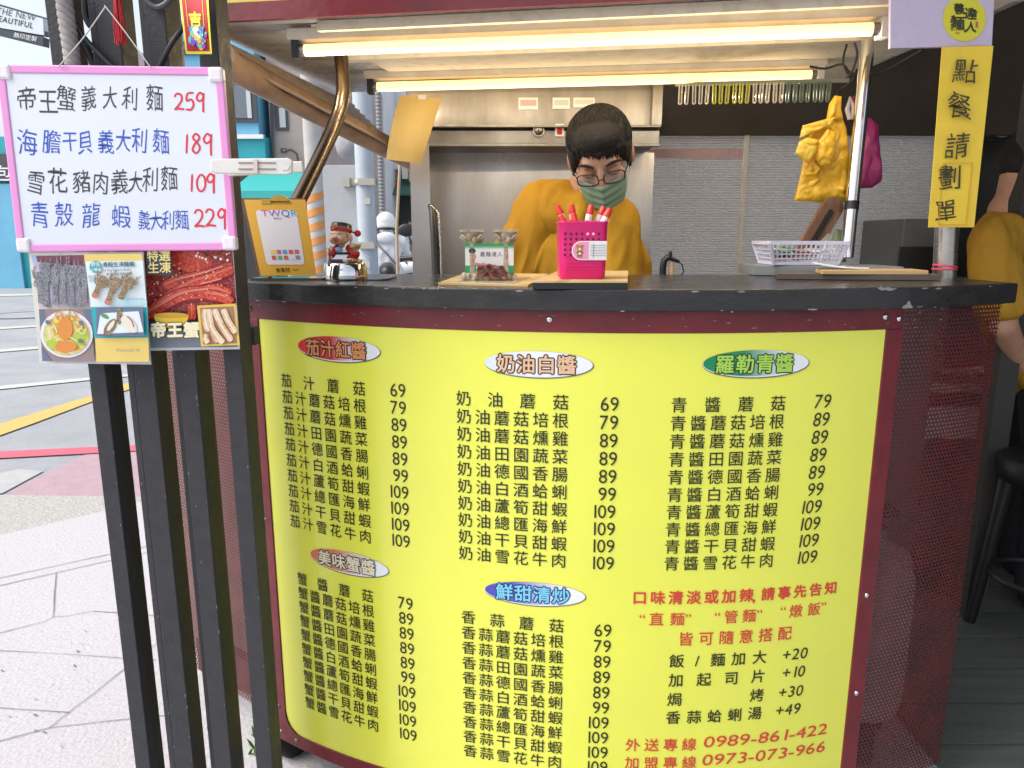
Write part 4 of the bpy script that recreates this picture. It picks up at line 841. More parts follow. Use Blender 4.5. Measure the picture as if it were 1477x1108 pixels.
m = MB().use(M('card_green', (.03, .38, .12), .5)); m.mm((a[0], y - .0006, b[1] - .0062), (b[0], y - .0001, b[1])); m.mm((a[0], y - .0006, b[1] - .0085), (b[0], y - .0001, b[1] - .0075)); m.mm((a[0], y - .0006, a[1]), (b[0], y - .0001, a[1] + .014)); m.build('green_band', cd)
m = MB().use(PENW); m.mm((a[0] + .02, y - .0008, a[1]), (a[0] + .024, y - .0006, a[1] + .014)); m.use(INK)
for i, ch in enumerate('義麵達人'): put(m, ch, lambda u, v: Vector((a[0] + .027 + u, y - .0004, a[1] + .031 + v)), .0095, i * .0105, 0, .0)
m.use(M('card_hair', (.01, .06, .05), .5)); m.prism([Vector((a[0] + .013 + .0065 * math.cos(t), y - .0006, a[1] + .0405 + .0045 * math.sin(t))) for t in [2 * math.pi * k / 14 for k in range(14)]], (0, .0004, 0)); m.use(M('card_figure', (.62, .28, .2), .5)); m.prism([Vector((a[0] + .0145 + .0055 * math.cos(t), y - .0005, a[1] + .030 + .006 * math.sin(t))) for t in [2 * math.pi * k / 14 for k in range(14)]], (0, .0003, 0)); m.prism([Vector((a[0] + p, y - .0005, a[1] + q)) for p, q in ((.010, .015), (.019, .013), (.017, .024), (.012, .024))], (0, .0003, 0))
m.build('print', cd)
# god of wealth figurine on a solar base
fz = CZ; fc = on(491.5, 405.5, fz) + Vector((0, .042, 0)); U = .0415 / 31.5    # one survey step there in metres
fg = thing('fortune_figurine', (fc.x, fc.y, fz), 'smiling fortune god figurine in red robe and black hat on a chrome base', 'figurine')
q = lambda dx, dz, dy=0.: Vector((fc.x + dx * U, fc.y + dy * U, fz + dz * U))
m = MB().use(CHROME); m.lathe([(.001, 0), (.0425, 0), (.0432, .004), (.0405, .03), (.037, .0335), (.001, .034)], (fc.x, fc.y, fz), 40); m.use(BLACKP); m.lathe([(.034, .0342), (.001, .0345)], (fc.x, fc.y, fz), 28); m.use(M('solar_cell', (.05, .04, .06), .15)); m.box(q(-9, 25.6, -21), (.027, .018, .003), Matrix.Rotation(R(35), 3, 'X')); m.build('base', fg)
m = MB().use(M('gold_nuggets', (.55, .42, .16), .3, .7, col2=(.7, .58, .3), ns=200)); rg = random.Random(8)
for k in range(34): m.ell(q(rg.uniform(6, 26), 25 + rg.uniform(0, 5), rg.uniform(-20, 4)), (rg.uniform(.002, .004), rg.uniform(.002, .004), rg.uniform(.0015, .003)), None, 8, 6)
m.build('gold_pile', fg)
SKT = M('figurine_skin', (.66, .40, .25), .35); REDR = M('figurine_red', (.50, .015, .015), .3); BLK = M('figurine_black', (.015, .016, .018), .3); GOLD = M('figurine_gold', (.50, .36, .14), .35, .3)
m = MB().use(REDR); m.lathe([(15.5 * U, 25 * U), (18 * U, 27 * U), (15 * U, 33 * U), (13 * U, 43 * U), (11 * U, 50 * U), (6 * U, 53 * U)], (q(-2, 0).x, fc.y, fz), 28); m.cap(q(-10, 46, -4), q(-17, 38, -10), 5.5 * U, 6 * U); m.cap(q(8, 46, -3), q(17, 38, -8), 5.5 * U, 7.5 * U); m.ell(q(12, 31, -5), (8 * U, 8 * U, 8 * U))
m.build('robe', fg, remesh=.0012, smooth=3)
m = MB().use(BLK); m.lathe([(14.6 * U, 37 * U), (15 * U, 38 * U), (14.6 * U, 40 * U), (13.8 * U, 40 * U)], (q(-2, 0).x, fc.y, fz), 28); m.use(M('figurine_blue', (.22, .36, .62), .35)); m.ell(q(-5, 43.5, -12.5), (6 * U, 3 * U, 4.5 * U)); m.use(WHITEINK); m.tube([q(-2, 27, -17.5), q(5, 30, -17), q(12, 31, -15), q(16, 29, -11)], 1.1 * U, 8); m.use(GOLD); m.tube([q(-13, 26, -13), q(-5, 26.5, -18.5), q(4, 26.5, -18), q(14, 26, -12)], .9 * U, 6); m.build('sash', fg)
m = MB().use(SKT); hc = q(-4, 64, -3); m.ell(hc, (14.5 * U, 13 * U, 13 * U)); m.ell(hc + Vector((-3 * U, -5 * U, -6 * U)), (13 * U, 10 * U, 7 * U)); m.ell(hc + Vector((-8 * U, -13 * U, -3.5 * U)), (4 * U,) * 3); m.ell(hc + Vector((3 * U, -13 * U, -4 * U)), (4 * U,) * 3); m.ell(hc + Vector((-3.5 * U, -14.5 * U, -1.5 * U)), (2 * U,) * 3); m.ell(hc + Vector((15 * U, -1 * U, -3 * U)), (3 * U, 2.5 * U, 5.5 * U)); m.ell(hc + Vector((-14.5 * U, 1 * U, -3 * U)), (2.5 * U, 2.5 * U, 5 * U)); m.cap(q(-4, 52, -2), q(-4, 56, -2), 6 * U, 6 * U)
m.build('head', fg, remesh=.001, smooth=3)
m = MB().use(BLK)
for dx in (-8.5, 2): m.tube([hc + Vector((dx * U + k * U, -13.2 * U - .25 * (2.5 - abs(k)) * U, (2.4 + .7 * (1 - (k / 2.4) ** 2)) * U)) for k in (-2.4, -1.2, 0, 1.2, 2.4)], .45 * U, 6)
m.tube([hc + Vector((10 * U, -7.5 * U, 4 * U)), hc + Vector((11 * U, -7.2 * U, 0)), hc + Vector((11 * U, -7 * U, -3 * U))], 1.2 * U, 6); m.tube([hc + Vector((-3 * U, -15 * U, -12.5 * U)), hc + Vector((-3 * U, -14.5 * U, -16 * U))], [1.5 * U, .4 * U], 8)
for s in (-1, 1): m.tube([hc + Vector((-3 * U + s * 1 * U, -16.4 * U, -3.8 * U)), hc + Vector((-3 * U + s * 4 * U, -16.6 * U, -4.6 * U)), hc + Vector((-3 * U + s * 6.5 * U, -15.6 * U, -2.6 * U))], .4 * U, 6)
m.use(M('figurine_mouth', (.55, .03, .03), .4)); m.ell(hc + Vector((-3.2 * U, -14.9 * U, -6.6 * U)), (3.4 * U, 1.5 * U, 2.1 * U)); m.build('face_paint', fg)
m = MB().use(BLK); ht = hc + Vector((1 * U, 2 * U, 8 * U)); rh = Matrix.Rotation(R(-10), 3, 'X') @ Matrix.Rotation(R(6), 3, 'Y')
m.lathe([(14.5 * U, -1 * U), (14.8 * U, 5 * U), (14.2 * U, 9 * U), (12.5 * U, 10 * U), (.1 * U, 10 * U)], ht, 30, rh); m.cap(ht + Vector((11 * U, 2 * U, -1 * U)), ht + Vector((21 * U, 0, -4 * U)), 1.4 * U, 1.2 * U); m.build('hat', fg)
m = MB().use(REDR); m.lathe([(14.9 * U, -2 * U), (15.6 * U, 0), (15 * U, 2.4 * U)], ht, 30, rh); m.lathe([(.1 * U, -1.2 * U), (4.3 * U, -1.3 * U), (5 * U, 0), (4.3 * U, 1.3 * U), (.1 * U, 1.2 * U)], ht + Vector((24 * U, -1 * U, -4.5 * U)), 20, Matrix.Rotation(R(90), 3, 'X')); m.use(GOLD)
for k in range(16): a = R(180 + k * 12); m.ell(ht + rh @ Vector((15.5 * U * math.cos(a), 15.5 * U * math.sin(a), 2.6 * U)), (1.0 * U,) * 3, None, 8, 6)
m.ell(ht + rh @ Vector((-5 * U, -14.8 * U, 4 * U)), (3 * U, 1.4 * U, 3 * U)); m.ell(ht + rh @ Vector((12 * U, -9 * U, 3 * U)), (1.6 * U, 1.4 * U, 3 * U)); m.build('hat_trim', fg)
m = MB().use(SKT); m.ell(q(-17.5, 46, -13), (4.3 * U, 3.5 * U, 3.6 * U))
for k in range(4): m.cap(q(-20 + k * 1.7, 47, -15.5), q(-20 + k * 1.7, 44, -16), .9 * U, .8 * U, 8)
m.cap(q(-14.5, 48, -14), q(-15.5, 45, -16.5), .9 * U, .8 * U, 8)
m.build('hand', fg)
m = MB().use(SKT); m.ell(q(19.5, 42, -10), (3.5 * U, 3.5 * U, 3 * U))
for k in range(4): m.cap(q(17 + k * 1.7, 43, -13), q(17.5 + k * 1.6, 45.5, -13), .9 * U, .8 * U, 8)
m.cap(q(16, 43, -11), q(15.5, 46, -10), .9 * U, .8 * U, 8); m.build('hand', fg)
m = MB().use(M('scroll_cream', (.68, .52, .34), .45)); m.box(q(-18, 36, -14), (6 * U, 1.5 * U, 20 * U), Matrix.Rotation(.06, 3, 'Y')); m.use(REDR); m.box(q(-18, 36.5, -14.9), (2 * U, .5 * U, 12 * U), Matrix.Rotation(.06, 3, 'Y')); m.build('scroll', fg)
m = MB().use(GOLD); ic = q(19, 47, -9); m.lathe([(.1 * U, -4 * U), (4 * U, -4 * U), (8 * U, 1 * U), (9 * U, 4 * U), (7.5 * U, 1 * U), (.1 * U, 0)], ic, 20, Matrix.Rotation(-.25, 3, 'Y')); m.ell(ic + Vector((-1 * U, 0, 2 * U)), (5 * U, 4 * U, 4 * U)); m.build('ingot', fg)
# payment stand
ps = thing('payment_stand', on(412, 399) , 'yellow framed payment card in a clear stand at the left counter end', 'payment stand')
Tc = lambda u, v: Vector(at(352 + 88 * u, 288 + 4 * u * 0 + 0, 1.47)).lerp(at(376 + 80 * u, 398 - 1 * u, 1.42), v)
GOLDC = M('payment_gold', (.66, .36, .035), .35)
m = MB().use(GOLDC); m.slab(lambda u, v: Tc(u, 1 - v), 1, 1, (0, .002, 0), False); m.build('card', ps)
Ts = lambda o: (lambda u, v: Tc(u, v) + Vector((0, -o, 0)))
def Tpoly(m_, pts, o): m_.poly([Ts(o)(u, v) for u, v in pts])
m = MB().use(M('payment_panel', (.70, .66, .68), .3)); r_ = .05
pts = [(.15 + r_ - r_ * math.cos(t), .14 + r_ - r_ * math.sin(t)) for t in [R(15 * k) for k in range(7)]] + [(.83 - r_ + r_ * math.sin(t), .14 + r_ - r_ * math.cos(t)) for t in [R(15 * k) for k in range(7)]] + [(.83 - r_ + r_ * math.cos(t), .86 - r_ + r_ * math.sin(t)) for t in [R(15 * k) for k in range(7)]] + [(.15 + r_ - r_ * math.sin(t), .86 - r_ + r_ * math.cos(t)) for t in [R(15 * k) for k in range(7)]]
Tpoly(m, pts, .0006); m.build('white_panel', ps)
m = MB(); x = .24
for ch, col in (('T', (.62, .05, .3)), ('W', (.30, .08, .5)), ('Q', (.05, .15, .55)), ('R', (.02, .35, .55))):
    m.use(M('payment_ink_' + ch.lower(), col, .4)); put(m, ch, lambda a, b: Ts(.0012)(.0 + a, .225 - b), 1, x, 0, .0, .19, lambda a, b: (a, b * .125)); x += .19 * adv(ch) * .98 + .005
m.use(INK); line(m, '掃碼支付', lambda a, b: Ts(.0012)(.5 + a, .262 - b * .8), .035, 0, 0, 0, 1, .02, .5); m.build('heading_lettering', ps); m = MB().use(INK); line(m, '全支付', lambda a, b: Ts(.0008)(.42 + a, .95 - b * .75), .085, 0, 0, .02, 1, .02, .5); line(m, 'PAY', lambda a, b: Ts(.0008)(.66 + a, .945 - b * .75), .06, 0, 0, .0, 1, .02, .5)
m.build('lettering', ps); m = MB()
for k, col in enumerate(((.7, .6, .05), (.65, .08, .2), (.05, .3, .5), (.6, .1, .08), (.6, .1, .15), (.6, .08, .05), (.05, .45, .15), (.6, .1, .1), (.7, .7, .7), (.25, .25, .25))):
    m.use(M('payment_tile_%s' % 'abcdefghij'[k], col, .4)); u0 = .27 + .105 * (k % 5); v0 = .665 + .075 * (k // 5); Tpoly(m, ((u0, v0), (u0 + .075, v0), (u0 + .075, v0 + .052), (u0, v0 + .052)), .0012)
m.build('print', ps)
m = MB().use(M('clip_amber', (.62, .42, .10), .4)); kc = Tc(.58, .02); m.prism([kc + Vector((.019 * math.cos(t), -.004, .011 * math.sin(t))) for t in [math.pi * k / 14 for k in range(15)]], (0, .008, 0)); m.box(kc + Vector((-.026, 0, -.001)), (.018, .006, .010)); m.build('clip', ps)
m = MB().use(M('acrylic_brown', (.16, .10, .07), .15, coat=.5)); m.mm(at(344, 296, 1.475), at(350, 398, 1.475) + Vector((.004, .02, 0))); m.slab(lambda u, v: Tc(-.06 + 1.02 * u, 1.0 - 1.02 * v) + Vector((0, .004, 0)), 1, 1, (0, .003, 0), False); a = Tc(0, 1); m.mm((a.x - .02, a.y - .002, CZ), (a.x + .12, a.y + .06, CZ + .004)); m.build('stand', ps)
wire('charging_cord', [(523, 404, 1.41), (545, 404.5, 1.405), (562, 402.5, 1.42), (571, 400, 1.46)], .0022, RUB, 'thin black cord lying on the counter right of the figurine', 'cord')
# tall dark strip by the steel cheek, torch with wooden grip
tg = thing('steel_tongs', at(630, 396, 1.75), 'long dark steel tongs standing upright against the stainless wall', 'tongs')
m = MB().use(M('dark_steel', (.04, .037, .033), .3, .6)); m.tube([at(619, 296, 1.80), at(624, 305, 1.79), at(627, 350, 1.77), at(630, 399, 1.75), at(632, 470, 1.74)], [.004, .009, .0095, .009, .008], 10); m.build('arm', tg); m = MB().use(STEEL); m.tube([at(621, 297, 1.795), at(632, 308, 1.79), at(635, 350, 1.77), at(637, 470, 1.74)], .0035, 8); m.build('arm', tg)
tr = thing('gas_torch', at(966, 398, 1.72), 'black cooking torch with wooden grip standing behind the counter', 'torch')
Yt = 1.72; m = MB().use(BLACKP); m.tube([at(956, 430, Yt), at(956, 388, Yt), at(958, 376, Yt), at(966, 370, Yt)], .008, 10); m.cap(at(962, 371, Yt), at(978, 377, Yt), .006, .004); m.cap(at(967, 364, Yt), at(967, 372, Yt), .004, .004); m.build('nozzle', tr)
m = MB().use(WOOD); m.tube([at(968.5, 430, Yt), at(968.5, 384, Yt), at(968, 378, Yt)], .006, 10); m.build('grip', tr)
m = MB().use(BLACKP); m.tube([at(974, 375, Yt), at(984, 382, Yt), at(986, 392, Yt), at(980, 402, Yt), at(978, 430, Yt)], .0015, 6); m.build('guard', tr)
# raised ledge with basket, boards
lz = HC - .045; ld = MB().use(M('ledge_grey', (.20, .21, .21), .35)); 
l0, l1 = on(1121, 396), on(1330, 399)
ld.prism([(.52, 1.58, CZ + .0005), (.80, 1.50, CZ + .0005), (.80, 1.62, CZ + .0005), (.53, 1.72, CZ + .0005)], (0, 0, .022)); tag(ld.build('riser_box', bevel=.002), 'low grey riser box on the right counter end under the basket', 'box')
bz = CZ + .0235; bk = thing('plastic_basket', (.625, 1.62, bz), 'small pale lavender plastic basket with slotted sides on the right of the counter', 'basket')
LAV = M('lavender_plastic', (.60, .60, .72), .35)
def rect(w, d, z): return [Vector((.625 + sx * w / 2, 1.61 + sy * d / 2, z)) for sx, sy in ((-1, -1), (1, -1), (1, 1), (-1, 1))]
b0, b1 = rect(.135, .09, bz), rect(.165, .115, bz + .046)
m = MB().use(LAV); m.prism(b0, (0, 0, .003)); m.build('floor', bk)
for k in range(4):
    a, b, c, d = b0[k], b0[(k + 1) % 4], b1[(k + 1) % 4], b1[k]; w = MB().use(LAV); nb = 15 if k % 2 == 0 else 10
    w.bar(d + Vector((0, 0, .0)), c, .005, .007); w.bar(a.lerp(d, .08), b.lerp(c, .08), .003, .007); 
    for i in range(nb + 1): t = i / nb; w.bar(a.lerp(b, t), d.lerp(c, t), .0022 if 0 < i < nb else .007, .002, (0, 1, 0) if k % 2 == 0 else (1, 0, 0))
    for q in (.3, .5, .7): w.bar(a.lerp(d, q), b.lerp(c, q), .002, .0022)
    w.bar(a.lerp(d, .12), a.lerp(b, .16).lerp(d.lerp(c, .16), .92), .003, .004) if False else None
    w.build('side', bk)
bcon = MB()
rk = random.Random(12)
for k in range(14): bcon.use([M('receipt_white', (.7, .68, .64), .7), M('snack_green', (.2, .35, .1), .6), M('snack_brown', (.25, .14, .08), .6), M('snack_red', (.45, .1, .08), .6)][k % 4]); bcon.box((.625 + rk.uniform(-.05, .05), 1.61 + rk.uniform(-.03, .03), bz + .014 + .0016 * k), (rk.uniform(.03, .05), rk.uniform(.02, .04), .003), Matrix.Rotation(rk.uniform(0, 3), 3, 'Z') @ Matrix.Rotation(rk.uniform(-.3, .3), 3, 'X'))
tag(bcon.build('paper_slips'), 'loose paper slips and packets heaped inside the lavender basket', 'paper')
wbd = thing('brown_board', at(1170, 372, 1.70), 'dark brown lacquered board leaning against the chrome pole behind the basket', 'board')
p, q_ = at(1152, 380, 1.66), at(1200, 300, 1.70); m = MB().use(BROWNW); m.bar(p, q_, .050, .012, up=(0, 1, 0)); m.lathe([(.025, -.006), (.025, .006), (.001, .006)], q_, 20, Matrix.Rotation(R(90), 3, 'X')); m.build('board', wbd, bevel=.002); m = MB().use(BLACKP); m.bar(p.lerp(q_, .35) + Vector((0, -.008, 0)), p.lerp(q_, .95) + Vector((0, -.008, 0)), .012, .004, up=(0, 1, 0)); m.use(M('board_foil', (.5, .48, .42), .3, .5)); m.bar(p.lerp(q_, .30) + Vector((.02, -.008, 0)), p.lerp(q_, .5) + Vector((.03, -.008, 0)), .014, .003, up=(0, 1, 0)); m.build('strap', wbd)
gl = thing('green_bottle', at(1205, 372, 1.75), 'small greenish glass bottle half hidden behind the basket', 'bottle'); m = MB().use(M('bottle_green', (.25, .34, .2), .2)); bp = at(1207, 378, 1.74); m.lathe([(.001, 0), (.02, 0), (.02, .045), (.012, .06), (.011, .075), (.001, .075)], bp, 16); m.build('glass', gl); m = MB().use(M('bottle_label', (.6, .55, .45), .5)); m.lathe([(.0205, .012), (.0205, .035)], bp, 16); m.build('label', gl)
pdx = thing('order_clipboard', (.72, 1.44, CZ), 'pale wooden order board with loose paper lying on the right of the counter', 'clipboard')
cz2 = CZ + .001; o4 = [(.60, 1.42), (.80, 1.41), (.81, 1.49), (.62, 1.50)]
m = MB().use(M('dark_tray', (.10, .08, .06), .4)); m.prism([(x, y, cz2) for x, y in ((.52, 1.44), (.82, 1.40), (.84, 1.49), (.56, 1.56))], (0, 0, .010)); m.build('tray', pdx)
m = MB().use(WOOD); m.prism([(x, y, cz2 + .0102) for x, y in o4], (0, 0, .008)); m.build('board', pdx, bevel=.001)
m = MB().use(WHITEINK); m.slab(lambda u, v: Vector((.585 + .12 * u + .03 * v, 1.44 + .06 * v + .012 * u, cz2 + .0188 + .012 * (1 - u) ** 2)), 8, 2, (0, 0, .0006)); m.build('paper', pdx)

# ================================================================ HANGING UNDER THE CANOPY
PEGW = M('peg_white', (.72, .66, .56), .4); PEGY = M('peg_yellow', (.62, .60, .05), .4); PEGG = M('peg_green', (.16, .24, .17), .4)
def peg(mat, label, group):
    r = thing('clothes_peg', (0, 0, 0), label, 'clothes peg', group)
    m = MB().use(mat)
    for s in (-1, 1): m.bar((s * .0035, 0, .0), (s * .0035, 0, -.044), .0028, .008, up=(0, 1, 0))
    m.tube([(.0035 * math.cos(t), 0, -.044 - .0045 * math.sin(t)) for t in [math.pi * k / 8 for k in range(9)]], .0022, 6); m.build('jaw', r)
    m = MB().use(STEEL_D); m.tube([(-.006, 0, -.018), (.006, 0, -.018)], .002, 8); m.bar((0, -.004, -.006), (0, -.004, -.036), .0012, .0012, up=(0, 1, 0)); m.build('spring', r)
    return r
seq = 'WWWWWYYYYYYWWWWWGGGGGGG'; protos = {}
desc = {'W': 'white clothes peg in the row behind the rear tube lamp', 'Y': 'yellow clothes peg in the row behind the rear tube lamp', 'G': 'dull green clothes peg at the right end of the peg row'}
for i, c in enumerate(seq):
    p = at(982 + i * 9.75, 123 - .25 * i, 2.075 - .006 * i); grp = {'W': 'white clothes pegs on the strip', 'Y': 'yellow clothes pegs on the strip', 'G': 'green clothes pegs on the strip'}[c]
    if c not in protos: o = peg({'W': PEGW, 'Y': PEGY, 'G': PEGG}[c], desc[c], grp); protos[c] = o
    else: o = copy_tree(protos[c])
    o.location = p; o.rotation_euler = (0, .03 * math.sin(i * 2.1), -.14)
m = MB().use(M('peg_rail', (.25, .27, .22), .5)); m.bar(at(974, 122, 2.082), at(1225, 116, 1.94), .004, .010); tag(m.build('peg_rail'), 'thin rail carrying the row of clothes pegs behind the lamp', 'rail')
YB = M('bag_yellow', (.80, .48, .03), .34, col2=(.74, .41, .02), ns=9, bump=.35, bs=40, sub=.25)
yb = thing('yellow_bag', at(1195, 292, 1.72), 'bundle of yellow plastic carrier bags hanging beside the chrome pole', 'plastic bags')
def dens(pts, k=4):
    o = []
    for a, b in zip(pts, pts[1:] + pts[:1]): o += [(a[0] + (b[0] - a[0]) * t / k, a[1] + (b[1] - a[1]) * t / k) for t in range(k)]
    return o
m = MB().use(YB); m.puff([at(*p, 1.72) for p in dens([(1146, 290), (1153, 262), (1158, 236), (1162, 205), (1172, 188), (1190, 176), (1214, 168), (1221, 185), (1225, 230), (1221, 292), (1200, 294), (1172, 291)], 10)], .017, 18, .017, 3, 44); m.build('bag', yb)
m = MB().use(M('bag_yellow_pale', (.74, .52, .06), .4, col2=(.7, .44, .04), ns=12, bump=.3, bs=30)); m.puff([at(*p, 1.685) for p in dens([(1147, 222), (1153, 204), (1165, 198), (1181, 202), (1178, 218), (1168, 236), (1160, 233)], 8)], .010, 12, .008, 9, 40); m.puff([at(*p, 1.695) for p in dens([(1153, 200), (1158, 181), (1190, 172), (1206, 168), (1200, 180), (1170, 194)], 8)], .010, 12, .012, 5, 30); m.build('fold', yb)
m = MB().use(YB); m.puff([at(*p, 1.69) for p in dens([(1176, 230), (1180, 205), (1194, 186), (1206, 190), (1204, 220), (1196, 240), (1184, 240)], 8)], .014, 12, .009, 7, 40); m.puff([at(*p, 1.71) for p in dens([(1192, 174), (1196, 150), (1204, 138), (1214, 139), (1213, 158), (1216, 172)], 8)], .012, 12, .01, 2, 30); m.build('handle', yb)
pb_ = thing('pink_bag', at(1256, 272, 1.86), 'magenta pink plastic bag hanging behind the chrome pole', 'plastic bag')
m = MB().use(M('bag_pink', (.42, .035, .17), .4, col2=(.34, .025, .13), ns=8, bump=.35, bs=20)); m.puff([at(*p, 1.86) for p in dens([(1236, 272), (1238, 220), (1240, 168), (1256, 170), (1266, 178), (1268, 215), (1271, 262), (1258, 271)], 9)], .03, 14, .016, 4, 18); m.build('bag', pb_)
m = MB().use(M('handle_white', (.7, .6, .6), .5)); m.tube([at(1226, 172, 1.84), at(1222, 158, 1.84), at(1226, 142, 1.84), at(1231, 155, 1.84), at(1230, 172, 1.84)], .006, 8); m.use(MATS['bag_pink']); m.tube([at(1234, 172, 1.85), at(1232, 150, 1.85), at(1228, 140, 1.85)], .007, 8); m.build('handle', pb_)
for i, (pts, r, lb) in enumerate((([(1168, 96, 1.92), (1190, 99, 1.9), (1214, 93, 1.85), (1228, 106, 1.8), (1250, 104, 1.75)], .0028, 'black lamp wire running from the rear lamp to the chrome pole'), ([(1222, 62, 1.8), (1216, 90, 1.8), (1226, 108, 1.79), (1236, 80, 1.78), (1232, 60, 1.78)], .0025, 'black wire loop left of the chrome pole top'), ([(1236, 100, 1.78), (1230, 116, 1.8), (1212, 130, 1.82), (1208, 142, 1.8)], .003, 'black hook wire holding the yellow carrier bags'), ([(1248, 108, 1.74), (1262, 108, 1.73), (1285, 98, 1.70), (1330, 72, 1.62)], .0025, 'black wire running right from the chrome pole to the lavender sign'))):
    wire('electric_wire', pts, r, RUB, lb, 'wire')
# signs on the right
YS = 1.445
sg = thing('order_sign', at(1378, 328, YS), 'tall yellow paper sign with handwritten order words taped to the right pole', 'sign')
So = lambda u, v: at(1359 + 74 * u + (1339 - 1359) * v + u * v * (1404 - 1432 - (1339 - 1359)) , 68 - 2 * u + 260 * v + 2 * u * v, YS + .004 * math.sin(v * 5))
m = MB().use(PAPERY); m.slab(lambda u, v: So(u, 1 - v), 4, 20, (0, .0012, 0)); m.build('paper', sg)
m = MB().use(M('orange_rule', (.62, .30, .03), .6))
for p, q in (((.20, .645), (.80, .645)), ((.80, .645), (.80, .985)), ((.80, .985), (.20, .985)), ((.20, .985), (.20, .645))):
    a, b = So(*p), So(*q); m.bar(a + Vector((0, -.003, 0)), b + Vector((0, -.003, 0)), .001, .0008)
m.build('printed_border', sg)
m = MB().use(M('marker_ink_dark', (.05, .045, .015), .6)); h2 = hand(21, .075)
for ch, x, y, s in (('點', 1393, 101, 40), ('餐', 1384, 151, 41), ('請', 1381, 208, 36), ('劃', 1372, 257, 38), ('單', 1365, 306, 36)): put(m, ch, PX(x, y, YS - .0045, .0, .10), s, -s * .48, -s * .38, .004, .95, h2(ch))
m.build('lettering', sg)
YL2 = 1.46
ls = thing('shop_card', at(1358, 68, YL2), 'pale lavender shop sign with a yellow disc above the tall yellow order sign', 'sign')
m = MB().use(M('lavender_board', (.52, .45, .58), .5, col2=(.48, .41, .55), ns=60)); m.prism([at(*p, YL2) for p in ((1285, -40), (1437, -40), (1431, 66), (1284, 70))], (0, .008, 0)); m.build('board', ls, bevel=.001)
m = MB().use(M('disc_yellow', (.60, .55, .03), .5)); m.poly([at(1391 + 31 * math.cos(t), 27 + 33 * math.sin(t), YL2 - .0008) for t in [-2 * math.pi * k / 36 for k in range(36)]]); m.build('disc', ls)
m = MB().use(M('brush_ink', (.035, .035, .01), .5)); h3 = hand(31, .09)
for ch, x, y, s in (('義', 1383, 12, 18), ('達', 1400, 20, 17), ('麵', 1381, 32, 19), ('人', 1400, 38, 17)): put(m, ch, PX(x, y, YL2 - .0014), s, -s * .48, -s * .38, .03, 1, h3(ch))
line(m, '義大利麵專賣', PX(1382, 44, YL2 - .0014), 3.6, 0, 0, 0, 1, 0, .5); line(m, '外送', PX(1381, 49, YL2 - .0014), 3.4, 0, 0, 0, 1, 0, .5); m.use(M('seal_red', (.4, .12, .08), .5)); m.poly([at(x, y, YL2 - .0012) for x, y in ((1407, 31), (1411, 31), (1411, 40), (1407, 40))]); m.build('lettering', ls)

# ================================================================ PEOPLE
def frame(fwd, roll=0.):                       # head frame: x to the figure's left-hand side as seen from front, y out of the face, z up
    f = Vector(fwd).normalized(); x = Vector((0, 0, 1)).cross(f) * -1
    x = f.cross(Vector((0, 0, 1))).normalized(); u = x.cross(f).normalized()
    m = Matrix((x, f, u)).transposed()
    return m @ Matrix.Rotation(roll, 3, 'Y')
def hand_mb(m, w, d, up, s=1., curl=.5):        # palm, four fingers and a thumb
    d = Vector(d).normalized(); sx = d.cross(Vector(up)).normalized(); n = sx.cross(d)
    p = Vector(w); m.cap(p, p + d * .05 * s, .022 * s, .026 * s); m.cap(p + sx * .018 * s + d * .02 * s, p + sx * .02 * s + d * .07 * s, .016 * s); m.cap(p - sx * .018 * s + d * .02 * s, p - sx * .02 * s + d * .07 * s, .016 * s)
    for k, (o, l) in enumerate(((-.03, .052), (-.01, .066), (.01, .07), (.03, .062))):
        a = p + d * .08 * s + sx * o * s; b = a + (d * math.cos(curl * .5) - n * math.sin(curl * .5)) * l * .5 * s; c = b + (d * math.cos(curl * 1.3) - n * math.sin(curl * 1.3)) * l * .5 * s
        m.cap(a, b, .0095 * s, .009 * s, 8); m.cap(b, c, .009 * s, .0075 * s, 8)
    a = p + d * .03 * s + sx * .03 * s; b = a + (d * .7 + sx * .7 - n * .2) * .035 * s; m.cap(a, b, .012 * s, .010 * s, 8); m.cap(b, b + (d - n * .3) * .03 * s, .010 * s, .008 * s, 8)
